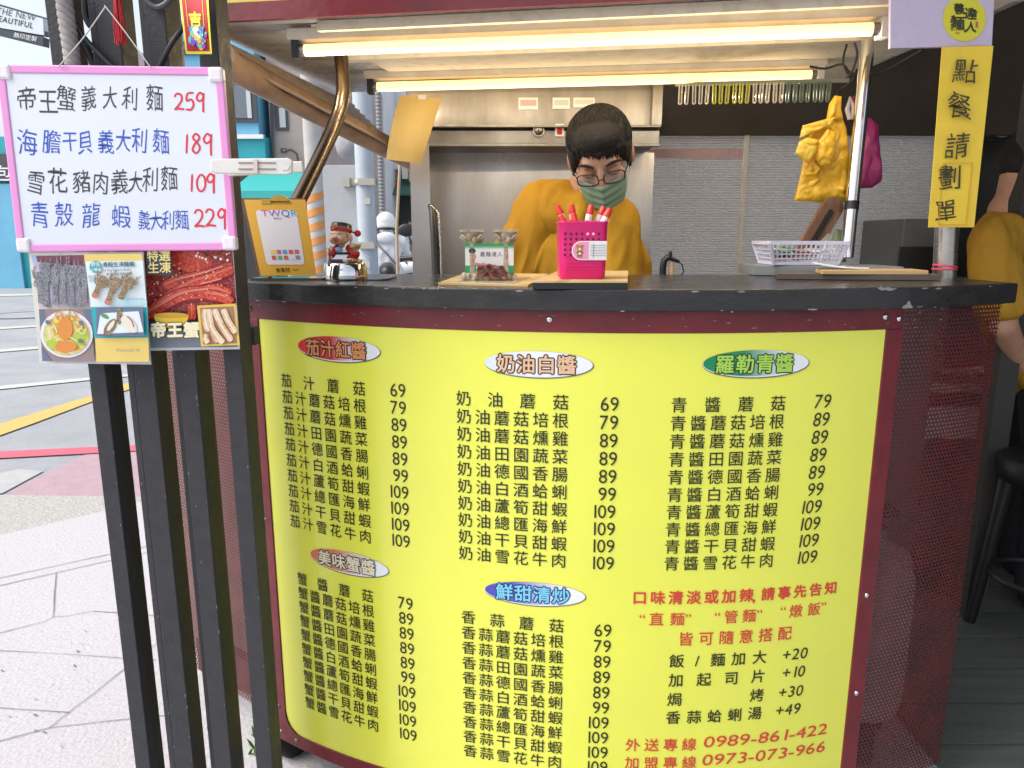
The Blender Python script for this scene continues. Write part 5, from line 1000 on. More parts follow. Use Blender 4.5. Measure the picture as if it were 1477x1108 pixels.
def human(t, J, H_, shirt, trous, skin=SKIN, vox=.006, sleeve=.7, s=1., hs=None, shoes=BLACKP, long=False, collar=True):
    sh, el, wr, hp, kn, an = J['sh'], J['el'], J['wr'], J['hip'], J['kn'], J['an']; c = J['head']; nk = J['neck']; ch_, be = J['chest'], J['belly']
    b_ = s; s = hs or s
    T = lambda x, y, z: c + H_ @ (Vector((x, y, z)) * (hs or b_))
    m = MB().use(skin)
    m.ell(T(0, -.012, .03), (.074 * s, .092 * s, .085 * s), H_); m.ell(T(0, .022, -.045), (.058 * s, .066 * s, .064 * s), H_); m.ell(T(0, .045, -.085), (.034 * s, .032 * s, .026 * s), H_)
    m.cap(T(0, .078, .012), T(0, .098, -.03), .009 * s, .0135 * s); m.cap(T(-.009, .09, -.034), T(.009, .09, -.034), .009 * s, .009 * s)
    m.cap(T(-.035, .07, .022), T(.035, .07, .022), .012 * s, .012 * s); m.ell(T(-.042, .058, -.022), (.024 * s, .02 * s, .02 * s), H_); m.ell(T(.042, .058, -.022), (.024 * s, .02 * s, .02 * s), H_)
    for q in (-1, 1): m.ell(T(q * .078, -.006, -.006), (.011 * s, .02 * s, .033 * s), H_); m.cap(T(q * .018, .075, -.062), T(q * .004, .084, -.064), .008 * s, .009 * s)
    m.cap(nk, c + H_ @ Vector((0, -.03 * s, -.035 * s)), .056 * s, .054 * s)
    s = b_
    m.cap(sh[0], sh[1], .045 * s); m.cap(nk, ch_, .07 * s, .10 * s); m.cap(ch_, be, .115 * s, .105 * s); m.cap(hp[0], hp[1], .095 * s); m.cap(be, (hp[0] + hp[1]) / 2, .10 * s, .1 * s)
    for k in (0, 1):
        m.cap(sh[k], el[k], .046 * s, .037 * s); m.cap(el[k], wr[k], .037 * s, .026 * s); hand_mb(m, wr[k], J['hd'][k], J['hu'][k], s)
        m.cap(hp[k], kn[k], .075 * s, .052 * s); m.cap(kn[k], an[k], .05 * s, .034 * s); m.cap(an[k] + Vector((0, 0, -.03)), an[k] + Vector(J['toe']) * s + Vector((0, 0, -.035)), .034 * s, .03 * s)
    body = m.build('body', t, remesh=vox, smooth=4)
    ctr = (sh[0] + sh[1]) / 2
    m = MB().use(shirt); ax_ = (sh[1] - sh[0]).normalized()
    m.cap(sh[0], sh[1], .060 * s); m.cap(nk.lerp(ch_, .36), ch_, .088 * s, .115 * s); m.cap(ch_ - ax_ * .06 * s, be - ax_ * .05 * s, .118 * s, .112 * s); m.cap(ch_ + ax_ * .06 * s, be + ax_ * .05 * s, .118 * s, .112 * s); m.cap(be, (hp[0] + hp[1]) / 2, .125 * s, .118 * s); m.cap(hp[0], hp[1], .105 * s)
    for k in (0, 1):
        m.cap(sh[k].lerp(nk, .42) + Vector((0, 0, -.012 * s)), sh[k], .062 * s, .060 * s)
        e = sh[k].lerp(el[k], 1 if long else sleeve); m.cap(sh[k], e, .060 * s, .058 * s if not long else .05 * s)
        if long: m.cap(el[k], wr[k], .05 * s, .038 * s)
    for a, b, r in J.get('folds', ()): m.cap(a, b, r, r * .6, 8)
    m.cap(nk.lerp(ch_, .5), ch_, .10 * s, .130 * s); m.cap(ch_, be, .130 * s, .122 * s)
    o = m.build('shirt', t, remesh=vox, smooth=6); crumple(o, .006 * b_, 24, 7, (1, .7, .4)); crumple(o, .016 * b_, 10, 3, (1, 1, .5))
    m = MB().use(trous); m.cap(hp[0], hp[1], .103 * s)
    for k in (0, 1): m.cap(hp[k], kn[k], .085 * s, .066 * s); m.cap(kn[k], an[k], .066 * s, .052 * s)
    m.build('trousers', t, remesh=vox * 1.5, smooth=3)
    m = MB().use(shoes)
    for k in (0, 1): m.cap(an[k] + Vector((0, 0, -.035)), an[k] + Vector(J['toe']) * s + Vector((0, 0, -.038)), .042 * s, .036 * s)
    m.build('shoes', t, remesh=vox * 1.5, smooth=2)
    return T
def hair(t, T, H_, s=1., vox=.005, tufts=True, seed=1, mat=HAIR):
    m = MB().use(mat); m.ell(T(0, -.022, .038), (.0845 * s, .098 * s, .080 * s), H_); m.ell(T(0, -.055, .0), (.076 * s, .055 * s, .07 * s), H_); rh_ = random.Random(seed)
    for q in (-1, 1): m.ell(T(q * .064, -.012, .022), (.021 * s, .062 * s, .04 * s), H_); m.cap(T(q * .071, .012, .02), T(q * .0725, .020, -.025 if q < 0 else -.03), .012 * s, .006 * s)
    if tufts:
        m.ell(T(0, .018, .066), (.066 * s, .062 * s, .044 * s), H_)
        for k in range(46):
            x = -.066 + .132 * k / 45; l = rh_.uniform(-.006, .012) * (1.3 if x < -.01 else .4); y0 = .052 - abs(x) * .36
            m.cap(T(x * .95, y0 - .012, .082), T(x + rh_.uniform(-.004, .006) - .004, y0 + .027 - abs(x) * .12, .054 - l), .0085 * s, .002 * s, 6)
        for k in range(240):
            a = rh_.uniform(0, 6.28); e = rh_.uniform(.1, 1.5); d = Vector((math.cos(a) * math.cos(e), math.sin(a) * math.cos(e), math.sin(e)))
            p = Vector((0, -.022, .038)) + Vector((d.x * .083, d.y * .096, d.z * .078)); cr = p - Vector((.01, -.075, .10)); dn = Vector((d.x / .083, d.y / .096, d.z / .078)).normalized(); tg_ = cr - dn * cr.dot(dn); tg_ = (tg_.normalized() if tg_.length > .01 else Vector((1, 0, 0))) + Vector((rh_.uniform(-.3, .3), rh_.uniform(-.2, .2), rh_.uniform(-.2, .2)))
            m.cap(T(*(p * .985)), T(*(p * 1.0 + tg_ * .018)), .0042 * s, .0014 * s, 6)
    o = m.build('hair', t, remesh=vox, smooth=2 if tufts else 3)
    if tufts:                                         # loose strands lying on the mass, and a thin ragged fringe
        m = MB().use(mat); c0 = Vector((0, -.022, .038))
        for k in range(1500):
            a = rh_.uniform(0, 6.28); e = math.asin(rh_.uniform(-.15, 1)); d = Vector((math.cos(a) * math.cos(e), math.sin(a) * math.cos(e), math.sin(e)))
            if d.y > .55 and d.z < .35: continue
            ps = []; p = Vector((d.x * .0855, d.y * .100, d.z * .081)); jt_ = Vector((rh_.uniform(-.55, .55), rh_.uniform(-.35, .35), 0))
            if d.y > .2: p.y += .004 * d.z
            for q in range(5):
                n_ = Vector((p.x / .0855 ** 2, p.y / .100 ** 2, p.z / .081 ** 2)).normalized(); g = (p - Vector((.01, -.06, .075))); g = g - n_ * g.dot(n_); g = (g.normalized() if g.length > .01 else Vector((0, 1, 0))) + jt_
                ps.append(T(*(c0 + p))); p = p + g * .008; L = math.sqrt((p.x / .0855) ** 2 + (p.y / .100) ** 2 + (p.z / .081) ** 2); p = p / L * (1.0 + .012 * (q == 4))
            m.tube(ps, [.0004 * s, .0011 * s, .0011 * s, .0009 * s, .0003 * s], 4, caps=False)
        for k in range(90):
            x = rh_.uniform(-.066, .060); l = rh_.uniform(.004, .020) * (1.5 if -.055 < x < -.015 else .75); y0 = .075 - abs(x) * .34 - x * x * 2
            m.tube([T(x * .95, y0 - .006, .066), T(x - .002, y0 + .006, .054), T(x - .004 + rh_.uniform(-.008, .006), y0 + .010, .052 - l)], [.0030 * s, .0026 * s, .0004 * s], 5, caps=False)
        m.build('hair_strands', t)
    return o

# ---- the cook behind the counter
Hm = frame((-.07, -.80, -.60), R(9))
hc_ = at(866, 225, 1.76)
cook = thing('person', (.15, 1.98, .01), 'man in mustard T-shirt, green mask and glasses looking down behind the counter', 'person')
px_ = hc_.x
J = dict(head=hc_, neck=at(853, 282, 1.87), sh=[at(783, 300, 1.88), at(884, 322, 1.80)], el=[at(712, 452, 1.86), at(893, 470, 1.80)], wr=[Vector((.03, 1.80, .945)), Vector((.20, 1.77, .945))], chest=at(836, 385, 1.90), belly=at(836, 520, 1.97),
         hip=[Vector((.06, 1.99, .86)), Vector((.27, 1.99, .86))], kn=[Vector((.05, 1.97, .46)), Vector((.28, 1.98, .46))], an=[Vector((.04, 2.01, .09)), Vector((.29, 2.01, .09))], hd=[(.6, -.6, -.3), (-.5, -.7, -.3)], hu=[(0, 0, 1), (0, 0, 1)], toe=(0, -.16, 0))
J['folds'] = []
T = human(cook, J, Hm, TEE, M('dark_trousers', (.02, .022, .03), .8), vox=.0055, sleeve=.8, hs=.89)
hair(cook, T, Hm, .89, vox=.0026, seed=5)
m = MB().use(M('collar_mustard', (.50, .25, .01), .85)); nk = J['neck']; cd_ = (hc_ - nk).normalized()
xx = Vector((1, 0, 0)); yy_ = cd_.cross(xx).normalized() * -1
m.tube([nk + cd_ * .004 + xx * .068 * math.cos(t) + Vector((0, -1, -.42)).normalized() * .064 * math.sin(t) + cd_ * -.012 * math.sin(t) for t in [2 * math.pi * k / 28 for k in range(28)]], .0075, 8, True); m.build('collar', cook)
# mask
m = MB().use(MASKG)
def mk(u, v):
    a = (u - .5) * 2; th = a * 1.28; wz = -.023 - .080 * (1 - v) + .016 * a * a * (v - .4)
    rx = .067 - .012 * (1 - v) * abs(1 - v); ry = .084 - .012 * (1 - v) ** 2
    return T(rx * math.sin(th), .018 + ry * math.cos(th) + .012 * max(0, 1 - abs(a) * 3.2) + .003 * math.sin(v * 22) * (1 - abs(a)), wz - .004 * math.sin(v * 3.14) * 0)
m.slab(mk, 28, 18, H_ @ Vector((0, -.003, 0)) if False else Hm @ Vector((0, -.003, 0))); mko = m.build('mask', cook)
m = MB().use(WHITE)
for q in (0, 1):
    for v in (.1, .85): m.tube([mk(q, v), T((q - .5) * 2 * .074, .01, -.02 - .02 * (1 - v)), T((q - .5) * 2 * .082, -.012, -.01)], .0013, 6)
m.build('ear_loop', mko)
# glasses
m = MB().use(M('glasses_frame', (.03, .02, .018), .3))
for q in (-1, 1):
    P = []
    for k in range(24):
        t = 2 * math.pi * k / 24; x = .0265 * math.copysign(abs(math.cos(t)) ** .6, math.cos(t)); z = .0165 * math.copysign(abs(math.sin(t)) ** .6, math.sin(t)); P.append(T(q * .0335 + x, .1045 - .0006 * abs(q * .0335 + x) * 1000 * .28, -.005 + z))
    m.tube(P, .0016, 6, True); m.tube([T(q * .06, .089, -.004), T(q * .074, .045, .0), T(q * .0835, -.01, .004)], .0016, 6)
m.tube([T(-.008, .104, -.006), T(0, .1075, -.003), T(.008, .104, -.006)], .0016, 6); m.build('glasses', cook)
m = MB().use(M('lens', (.9, .95, .95), .02, alpha=.12))
for q in (-1, 1): m.poly([T(q * .0335 + .025 * math.copysign(abs(math.cos(t)) ** .6, math.cos(t)), .1035 - .17 * abs(q * .0335 + .025 * math.cos(t)), -.005 + .0155 * math.copysign(abs(math.sin(t)) ** .6, math.sin(t))) for t in [2 * math.pi * k / 24 for k in range(24)]])
m.build('lenses', cook)
# brows, eyelids, lashes
m = MB().use(HAIR)
for q in (-1, 1): m.tube([T(q * .016, .0865, .020), T(q * .030, .0845, .0265), T(q * .044, .0755, .025), T(q * .054, .064, .018)], [.002, .0034, .0032, .0012], 6)
m.build('eyebrows', cook)
m = MB().use(M('eyelid', (.40, .2, .125), .5))
for q in (-1, 1): m = MB().use(MATS['eyelid']); m.ell(T(q * .033, .068, -.002), (.0155, .0125, .0105), Hm, 16, 10); m.build('eyelid', cook)
m = MB().use(M('eye_dark', (.02, .014, .012), .3))
for q in (-1, 1): m.tube([T(q * .017, .078, -.006), T(q * .026, .0815, -.0095), T(q * .036, .080, -.0095), T(q * .047, .070, -.006)], .0013, 6)
m.build('eyelashes', cook)
sf = MB().use(STEEL_D); sf.mm((-.55, 1.70, .90), (.84, 1.86, .915)); sf.build('prep_shelf', cart)

# ---- second person at the right edge
p2 = thing('person', (1.65, 2.3, .022), 'person in dull yellow T-shirt bending away at the right end of the counter', 'person')
H2 = frame((.75, .2, -.6)); h2c = at(1492, 246, 2.18)
J2 = dict(head=h2c, neck=at(1462, 306, 2.2), sh=[at(1432, 350, 2.10), at(1540, 345, 2.36)], el=[at(1448, 470, 2.06), at(1600, 470, 2.4)], wr=[at(1478, 540, 2.16), at(1580, 540, 2.5)], chest=at(1474, 420, 2.24), belly=at(1510, 520, 2.28), hip=[Vector((1.62, 2.16, .82)), Vector((1.72, 2.36, .82))], kn=[Vector((1.66, 2.14, .44)), Vector((1.76, 2.36, .44))], an=[Vector((1.66, 2.14, .11)), Vector((1.76, 2.36, .11))], hd=[(.5, .4, -.4), (.3, .2, -.6)], hu=[(0, 0, 1), (0, 0, 1)], toe=(.16, .05, 0))
T2 = human(p2, J2, H2, TEE2, MATS['dark_trousers'], vox=.009, sleeve=.72); hair(p2, T2, H2, vox=.008, tufts=False)

# ---- street figures
def walker(x, y, h, ang, shirt, trous, label, name_hair=True, sit=False, long=False, helmet=False):
    s = h / 1.7; t = thing('person', (x, y, 0), label, 'person'); ca, sa = math.cos(ang), math.sin(ang)
    P = lambda a, b, z: Vector((x + (a * ca - b * sa) * s, y + (a * sa + b * ca) * s, z * s))     # a sideways, b forward
    dz = -.0
    if sit:
        j = dict(head=P(0, .06, 1.33), neck=P(0, .0, 1.18), sh=[P(-.19, 0, 1.12), P(.19, 0, 1.12)], el=[P(-.27, .2, .92), P(.27, .2, .92)], wr=[P(-.27, .44, .95), P(.27, .44, .95)], chest=P(0, 0, 1.0), belly=P(0, -.02, .86), hip=[P(-.1, 0, .76), P(.1, 0, .76)], kn=[P(-.15, .4, .68), P(.15, .4, .68)], an=[P(-.14, .36, .34), P(.14, .36, .34)])
    else:
        j = dict(head=P(0, .02, 1.58), neck=P(0, 0, 1.42), sh=[P(-.18, 0, 1.36), P(.18, 0, 1.36)], el=[P(-.22, -.04, 1.1), P(.22, .02, 1.1)], wr=[P(-.22, .06, .86), P(.22, .16, .88)], chest=P(0, 0, 1.24), belly=P(0, 0, 1.06), hip=[P(-.09, 0, .9), P(.09, 0, .9)], kn=[P(-.09, .14, .5), P(.09, -.02, .5)], an=[P(-.09, .2, .09), P(.09, -.2, .11)])
    fw = P(0, 1, 0) - P(0, 0, 0); j['hd'] = [fw * .3 - Vector((0, 0, .8))] * 2; j['hu'] = [fw] * 2; j['toe'] = fw.normalized() * .15
    Hh = frame((fw.x, fw.y, -.1)); Tt = human(t, j, Hh, shirt, trous, vox=.018, s=s, long=long)
    if helmet:
        m = MB().use(M('helmet_white', (.78, .79, .8), .2, coat=.6)); m.ell(Tt(0, -.01, .045), (.125, .145, .125), Hh); m.ell(Tt(0, -.03, -.01), (.115, .12, .10), Hh); m.build('helmet', t, remesh=.012, smooth=2)
        m = MB().use(shirt); m.ell(P(0, -.10, 1.17), (.13 * s, .07 * s, .08 * s)); m.build('hood', t, remesh=.014, smooth=2)
        m = MB().use(M('strap_grey', (.2, .2, .22), .7)); m.tube([P(-.16, -.02, 1.185), P(-.10, -.135, 1.08), P(.02, -.15, .95), P(.15, -.12, .80)], .012, 6); m.ell(P(-.20, -.05, .86), (.09 * s, .06 * s, .11 * s)); m.build('shoulder_bag', t)
        m = MB().use(BLACKP); m.tube([Tt(.118 * math.cos(a), -.03 + .125 * math.sin(a), -.06) for a in [2 * math.pi * k / 20 for k in range(20)]], .016, 6, True); m.build('helmet_rim', t)
    else: hair(t, Tt, Hh, s, .014, False)
    return t
WJ = M('white_jacket', (.74, .75, .78), .8, col2=(.64, .66, .7), ns=10, bump=.3, bs=12); JEAN = M('pale_jeans', (.35, .45, .55), .85); NAVY = M('blue_shirt', (.10, .17, .36), .85)
q = at(557, 340, 9.5); walker(q.x, 9.5, 1.70, R(10), WJ, M('grey_trousers', (.3, .3, .32), .85), 'scooter rider in white jacket and white helmet seen from behind', sit=True, long=True, helmet=True)
q = at(583, 340, 24); walker(q.x, 24, 1.62, R(190), M('white_tee', (.75, .75, .75), .85), JEAN, 'pedestrian in white top and pale jeans on the far pavement')
q = at(592, 340, 26); walker(q.x, 26, 1.74, R(175), NAVY, M('black_trousers', (.03, .03, .035), .85), 'pedestrian in blue shirt and black trousers beside the one in white')
q = at(462, 340, 22); walker(q.x, 22, 1.64, R(160), M('grey_tee', (.4, .42, .46), .85), MATS['black_trousers'], 'small grey pedestrian seen between payment card and figurine')
def scooter(x, y, ang, col, label):
    t = thing('scooter', (x, y, 0), label, 'scooter'); ca, sa = math.cos(ang), math.sin(ang); P = lambda a, b, z: Vector((x + a * ca - b * sa, y + a * sa + b * ca, z))
    rot = Matrix.Rotation(ang, 3, 'Z') @ Matrix.Rotation(R(90), 3, 'Y')
    for b in (-.6, .62):
        m = MB().use(MATS['tyre_rubber']); m.lathe([(.14, -.045), (.22, -.05), (.25, -.02), (.25, .02), (.22, .05), (.14, .045)], P(0, b, .25), 24, rot); w = m.build('wheel', t); m = MB().use(STEEL_D); m.lathe([(.001, -.03), (.15, -.03), (.15, .03), (.001, .03)], P(0, b, .25), 16, rot); m.build('rim', w)
    m = MB().use(col); m.cap(P(0, -.7, .62), P(0, -.1, .55), .12, .14); m.cap(P(0, -.1, .5), P(0, -.05, .34), .14, .1); m.cap(P(0, -.05, .32), P(0, .3, .32), .1, .1); m.cap(P(0, .38, .4), P(0, .42, .9), .12, .10); m.cap(P(0, .42, .9), P(0, .38, 1.02), .11, .07); m.cap(P(0, .62, .5), P(0, .5, .62), .07, .07); m.build('body', t, remesh=.02, smooth=3)
    m = MB().use(BLACKP); m.cap(P(0, -.72, .76), P(0, -.1, .76), .10, .11); m.build('seat', t, remesh=.02, smooth=2)
    m = MB().use(BLACKP); m.tube([P(-.32, .3, 1.02), P(-.1, .36, 1.04), P(.1, .36, 1.04), P(.32, .3, 1.02)], .018, 8); m.build('handlebar', t)
    for s in (-1, 1): m = MB().use(BLACKP); m.tube([P(s * .2, .34, 1.04), P(s * .26, .34, 1.2)], .008, 6); m.ell(P(s * .28, .34, 1.24), (.07, .015, .05)); m.build('mirror', t)
    m = MB().use(M('tail_red', (.4, .02, .02), .25)); m.ell(P(0, -.81, .62), (.08, .03, .04)); m.build('tail_lamp', t)
    return t
q = at(557, 340, 9.5); scooter(q.x, 9.5, R(10), M('scooter_grey', (.12, .13, .14), .3, coat=.5), 'dark grey scooter ridden by the person in the white jacket')
q = at(588, 395, 5.4); scooter(q.x + .05, 5.4, R(-25), M('scooter_blue', (.03, .20, .50), .3, coat=.5), 'blue scooter parked just beyond the counter, only its top showing')

for px, Y, an, cn, c, lb in ((566, 15, 80, 'scooter_white', (.6, .6, .62), 'white scooter parked across the street left of the pedestrians'), (584, 17, 75, 'scooter_black', (.03, .03, .035), 'black scooter parked across the street below the pedestrians'), (470, 13, 100, 'scooter_silver', (.35, .36, .38), 'silver scooter parked in the street left of the road sign plate')):
    q = at(px, 340, Y); scooter(q.x, Y, R(an), M(cn, c, .3, coat=.5), lb)

# ================================================================ THE STREET
TEAL = M('teal_wall', (.03, .38, .44), .6, col2=(.03, .32, .38), ns=1.5); CYAN = M('cyan_wall', (.16, .46, .66), .6, col2=(.14, .4, .6), ns=1.5); BEIGE = M('beige_wall', (.46, .38, .35), .85, col2=(.38, .31, .28), ns=1.2, bump=.1, bs=10); WINF = M('window_frame_dark', (.07, .07, .08), .5); WGL = M('window_glass', (.12, .15, .19), .08, spec=.8); WGP = M('window_pale', (.55, .58, .6), .3)
def bbox(mb, px0, py0, px1, py1, Y, dep, z0=None):
    a, b = at(px0, py1, Y), at(px1, py0, Y); mb.mm((a.x, Y, a.z if z0 is None else z0), (b.x, Y + dep, b.z)); return a, b
bl = thing('teal_building', (at(340, 300, 17).x, 17, 0), 'teal and cyan painted building across the road behind the whiteboard', 'building')
m = MB().use(TEAL); x0 = at(-520, 300, 17).x; x1 = at(388, 300, 17).x; m.mm((x0, 17, 0), (x1, 24, at(388, 197, 17).z)); m.build('wall', bl)
m = MB().use(CYAN); x0c = at(262, 300, 17).x; x1c = at(380, 300, 17).x; m.mm((x0c, 17.03, at(388, 197, 17).z + .001), (x1c, 24, at(300, 30, 17).z)); m.build('upper_wall', bl)
m = MB().use(WHITE); a = at(388, 197, 16.95); m.mm((x0c, 16.9, a.z - .05), (x1, 17.029, a.z + .04)); m.build('ledge', bl)
for px0, py0, px1, py1 in ((318, 118, 368, 176), (250, 60, 284, 78)):
    w = MB().use(WINF); a, b = bbox(w, px0, py0, px1, py1, 16.97, .05); fo = w.build('window', bl); w = MB().use(WGL); w.mm((a.x + .08, 16.95, a.z + .08), ((a.x + b.x) / 2 + .2, 16.968, b.z - .08)); w.use(WGP); w.mm(((a.x + b.x) / 2 + .2, 16.95, a.z + .08), (b.x - .12, 16.968, b.z - .08)); w.build('pane', fo)
m = MB().use(MATS['cyan_wall']); a, b = at(-60, 420, 16.9), at(14, 265, 16.9); m.mm((a.x, 16.93, 0), (b.x, 16.99, b.z)); m.build('blue_pier', bl)
m = MB().use(WINF); a, b = bbox(m, -60, 222, 14, 262, 16.9, .09); m.use(WHITEINK); put(m, '包', PX(-3, 258, 16.89), 24, -4, -1, .01); m.build('shop_sign', bl)
m = MB().use(M('awning_teal', (.04, .40, .38), .6)); a, b = at(336, 262, 15.8), at(470, 274, 15.8)
m.prism([(a.x, 15.6, a.z - .25), (b.x, 15.6, a.z - .25), (b.x - .5, 16.98, a.z + .22), (a.x, 16.98, a.z + .22)], (0, 0, .05)); m.mm((a.x, 15.58, a.z - .42), (b.x, 15.61, a.z - .2)); m.build('awning', bl)
m = MB().use(M('shop_dark', (.035, .035, .04), .5)); a, b = at(330, 300, 16.95), at(400, 280, 16.95); m.mm((a.x, 16.93, 0), (x1 - .02, 16.99, b.z + .6)); m.build('shopfront', bl)
b2 = thing('beige_building', (at(430, 300, 20).x, 20, 0), 'stained beige apartment block standing behind the teal building', 'building')
m = MB().use(BEIGE); m.mm((x1 + .01, 17.4, 0), (at(446, 300, 17.4).x, 28, 6.2)); m.build('wall', b2)
for px0, py0, px1, py1 in ((398, 152, 414, 188), (405, 214, 412, 220)):
    w = MB().use(WINF); a, b = bbox(w, px0, py0, px1, py1, 17.36, .05); fo = w.build('window', b2); w = MB().use(WGP); w.mm((a.x + .10, 17.34, a.z + .06), (b.x - .05, 17.358, b.z - .06)); w.build('pane', fo)
w = MB().use(WINF); w.tube([at(411, 218, 17.3), at(420, 216, 17.3), at(428, 222, 17.3), at(430, 232, 17.3)], .025, 6); w.tube([at(391, 130, 17.3), at(394, 250, 17.3)], .035, 6); w.build('pipe', b2)
m = MB().use(M('shop_near_black', (.03, .028, .03), .6)); m.mm((at(392, 300, 17.3).x, 17.3, 0), (at(446, 300, 17.3).x, 17.39, 2.2)); m.build('shopfront', b2)  # near-black storefront colour
b3 = thing('white_building', (at(510, 300, 30).x, 30, 0), 'bright white far building with dark ground floor shop and pink band', 'building')
WW = M('white_wall', (.72, .73, .75), .8, col2=(.62, .63, .66), ns=.8); m = MB().use(WW); m.mm((at(438, 300, 30).x, 30, 0), (at(552, 300, 30).x, 40, 8)); m.build('wall', b3)
m = MB().use(M('shop_black', (.02, .02, .022), .5)); bbox(m, 452, 262, 492, 293, 29.9, .09); bbox(m, 476, 293, 492, 345, 29.9, .09); m.build('shopfront', b3)
m = MB().use(M('pink_band', (.42, .28, .32), .6)); bbox(m, 448, 252, 492, 262, 29.8, .19); m.use(BEIGE); bbox(m, 440, 222, 492, 252, 29.85, .14); m.build('sign_band', b3)
m = MB().use(M('shutter_grey', (.34, .35, .36), .6)); bbox(m, 440, 293, 476, 345, 29.88, .11); m.build('shutter', b3)
w = MB().use(WINF); bbox(w, 470, 180, 490, 215, 29.95, .04); fo = w.build('window', b3)
b4 = thing('green_awning_shop', (at(580, 300, 34).x, 34, 0), 'far shop with dark green awning behind the pedestrians', 'shop')
m = MB().use(WW); m.mm((at(556, 300, 34).x, 34, 0), (at(760, 300, 34).x, 44, 14)); m.build('wall', b4)
m = MB().use(M('shop_black2', (.03, .033, .03), .5)); bbox(m, 556, 280, 640, 352, 33.9, .09); m.build('shopfront', b4)
m = MB().use(M('awning_green', (.05, .14, .10), .7)); a, b = at(558, 276, 33), at(640, 268, 33); m.prism([(a.x, 32.6, a.z - .2), (b.x, 32.6, a.z - .2), (b.x, 33.95, a.z + .5), (a.x, 33.95, a.z + .5)], (0, 0, .1)); m.build('awning', b4)
w = MB().use(WINF); bbox(w, 566, 246, 586, 262, 33.9, .09); fo = w.build('air_conditioner', b4)
rs_ = random.Random(4)
for k, (x0_, y0_, x1_, y1_, c) in enumerate(((557, 206, 566, 254, (.75, .76, .78)), (568, 214, 578, 244, (.7, .72, .76)), (580, 224, 588, 258, (.74, .72, .7)), (557, 262, 572, 268, (.5, .12, .1)), (590, 232, 600, 262, (.6, .5, .15)))):
    m = MB().use(M('shop_sign_%s' % 'abcde'[k], c, .5)); bbox(m, x0_, y0_, x1_, y1_, 33.4 - .05 * k, .3); m.use(WINF); bbox(m, x0_ + 2, y0_ + 6, x1_ - 3, y0_ + 8, 33.38 - .05 * k, .01); bbox(m, x0_ + 2, y0_ + 12, x1_ - 2, y0_ + 14, 33.38 - .05 * k, .01); m.build('shop_sign', b4)
m = MB().use(M('brick_red', (.22, .12, .1), .8)); bbox(m, 600, 200, 640, 268, 33.9, .05); m.build('brick_band', b4)
b5 = thing('pale_building', (at(120, 50, 40).x, 40, 0), 'pale pinkish far building glimpsed between the posts above the whiteboard', 'building')
m = MB().use(M('pale_pink_wall', (.55, .45, .45), .8)); m.mm((at(112, 300, 40).x, 40, 0), (at(200, 300, 40).x, 48, at(150, 62, 40).z)); m.build('wall', b5); m = MB().use(WINF); bbox(m, 120, 78, 128, 92, 39.95, .04); bbox(m, 138, 78, 145, 92, 39.95, .04); m.build('window', b5)
# hanging street sign
ss = thing('street_sign', at(30, 40, 9), 'white and black projecting shop sign at the upper left corner of the view', 'sign')
SY = 9.0; m = MB().use(M('sign_white', (.70, .76, .80), .5)); m.prism([at(*p, SY) for p in ((-60, -8), (62, 27), (63, 51), (-60, 30))], (0, .10, 0)); m.build('upper_board', ss)
m = MB().use(M('sign_black', (.05, .065, .075), .5)); m.prism([at(*p, SY - .01) for p in ((-60, 31), (62, 53), (62, 66), (-60, 36))], (0, .12, 0)); m.build('lower_board', ss)
m = MB().use(M('sign_letter_grey', (.10, .12, .14), .5)); tsl = .28
line(m, 'THE NEW', PX(-6, 19, SY - .004, -.20), 13, 0, 0, -.012, .95, .03, 0); m.use(INK)
line(m, 'BEAUTIFUL', PX(-10, 29, SY - .004, -.21), 11.5, 0, 0, .012, .9, .06, 0); m.use(PENW); line(m, '無印定製', PX(19, 53, SY - .016, -.20), 8.2, 0, 0, .01, 1.05, 0, 0); m.build('lettering', ss)
m = MB().use(WINF); m.bar(at(-60, 36, SY + .05), at(90, 52, SY + .05), .05, .05); m.bar(at(-60, -10, SY + .05), at(90, 34, SY + .05), .02, .02); m.build('bracket', ss)
m = MB().use(WINF); m.tube([at(92, 20, SY + .05), at(92, 70, SY + .05), Vector((at(92, 70, SY).x, SY + .05, 0))], .05, 10); m.build('post', ss)
# poles between counter and street
sp = thing('sign_pole', (at(528, 380, 6).x, 6, 0), 'pale blue grey street pole carrying a road sign seen from behind', 'street pole')
PB = M('pole_pale_blue', (.46, .52, .57), .5, col2=(.40, .45, .5), ns=5); xP = at(528, 300, 6).x
m = MB().use(PB); m.tube([(xP, 6, 0), (xP, 6, 4.2)], .073, 24); m.build('pole', sp)
m = MB().use(M('sign_back_grey', (.46, .47, .49), .45, .2, col2=(.4, .41, .43), ns=4)); a, b = at(485, 640, 6.09), at(540, 238, 6.09); r_ = .05
m.prism([Vector((x, 6.09, z)) for x, z in [(a.x, .62), (b.x, .62)] + [(b.x, b.z)] + [(a.x + r_ - r_ * math.sin(R(15 * k)), b.z - r_ + r_ * math.cos(R(15 * k))) for k in range(7)]], (0, .012, 0)); m.build('sign_plate', sp, bevel=.003)
for py in (263, 354):
    m = MB().use(M('bracket_beige', (.42, .40, .34), .5)); c = at(530, py, 5.96); m.box(at(522, py, 6.07), (.26, .03, .055)); m.box(at(500, py, 6.06), (.06, .06, .07)); m.box(c + Vector((.0, -.03, 0)), (.13, .06, .05)); m.lathe([(.076, -.02), (.082, -.02), (.082, .02), (.076, .02)], (xP, 6, c.z), 24); m.build('bracket', sp)
m = MB().use(M('pole_stickers', (.5, .5, .44), .6)); 
for py, h_ in ((290, 8), (382, 8)): c = at(530, py, 5.925); m.box(c, (.04, .004, h_ * .006))
m.build('sticker', sp)
st_ = thing('striped_pole', (at(457, 340, 9).x, 9, 0), 'concrete utility pole wrapped in orange and white spiral stripes', 'utility pole')
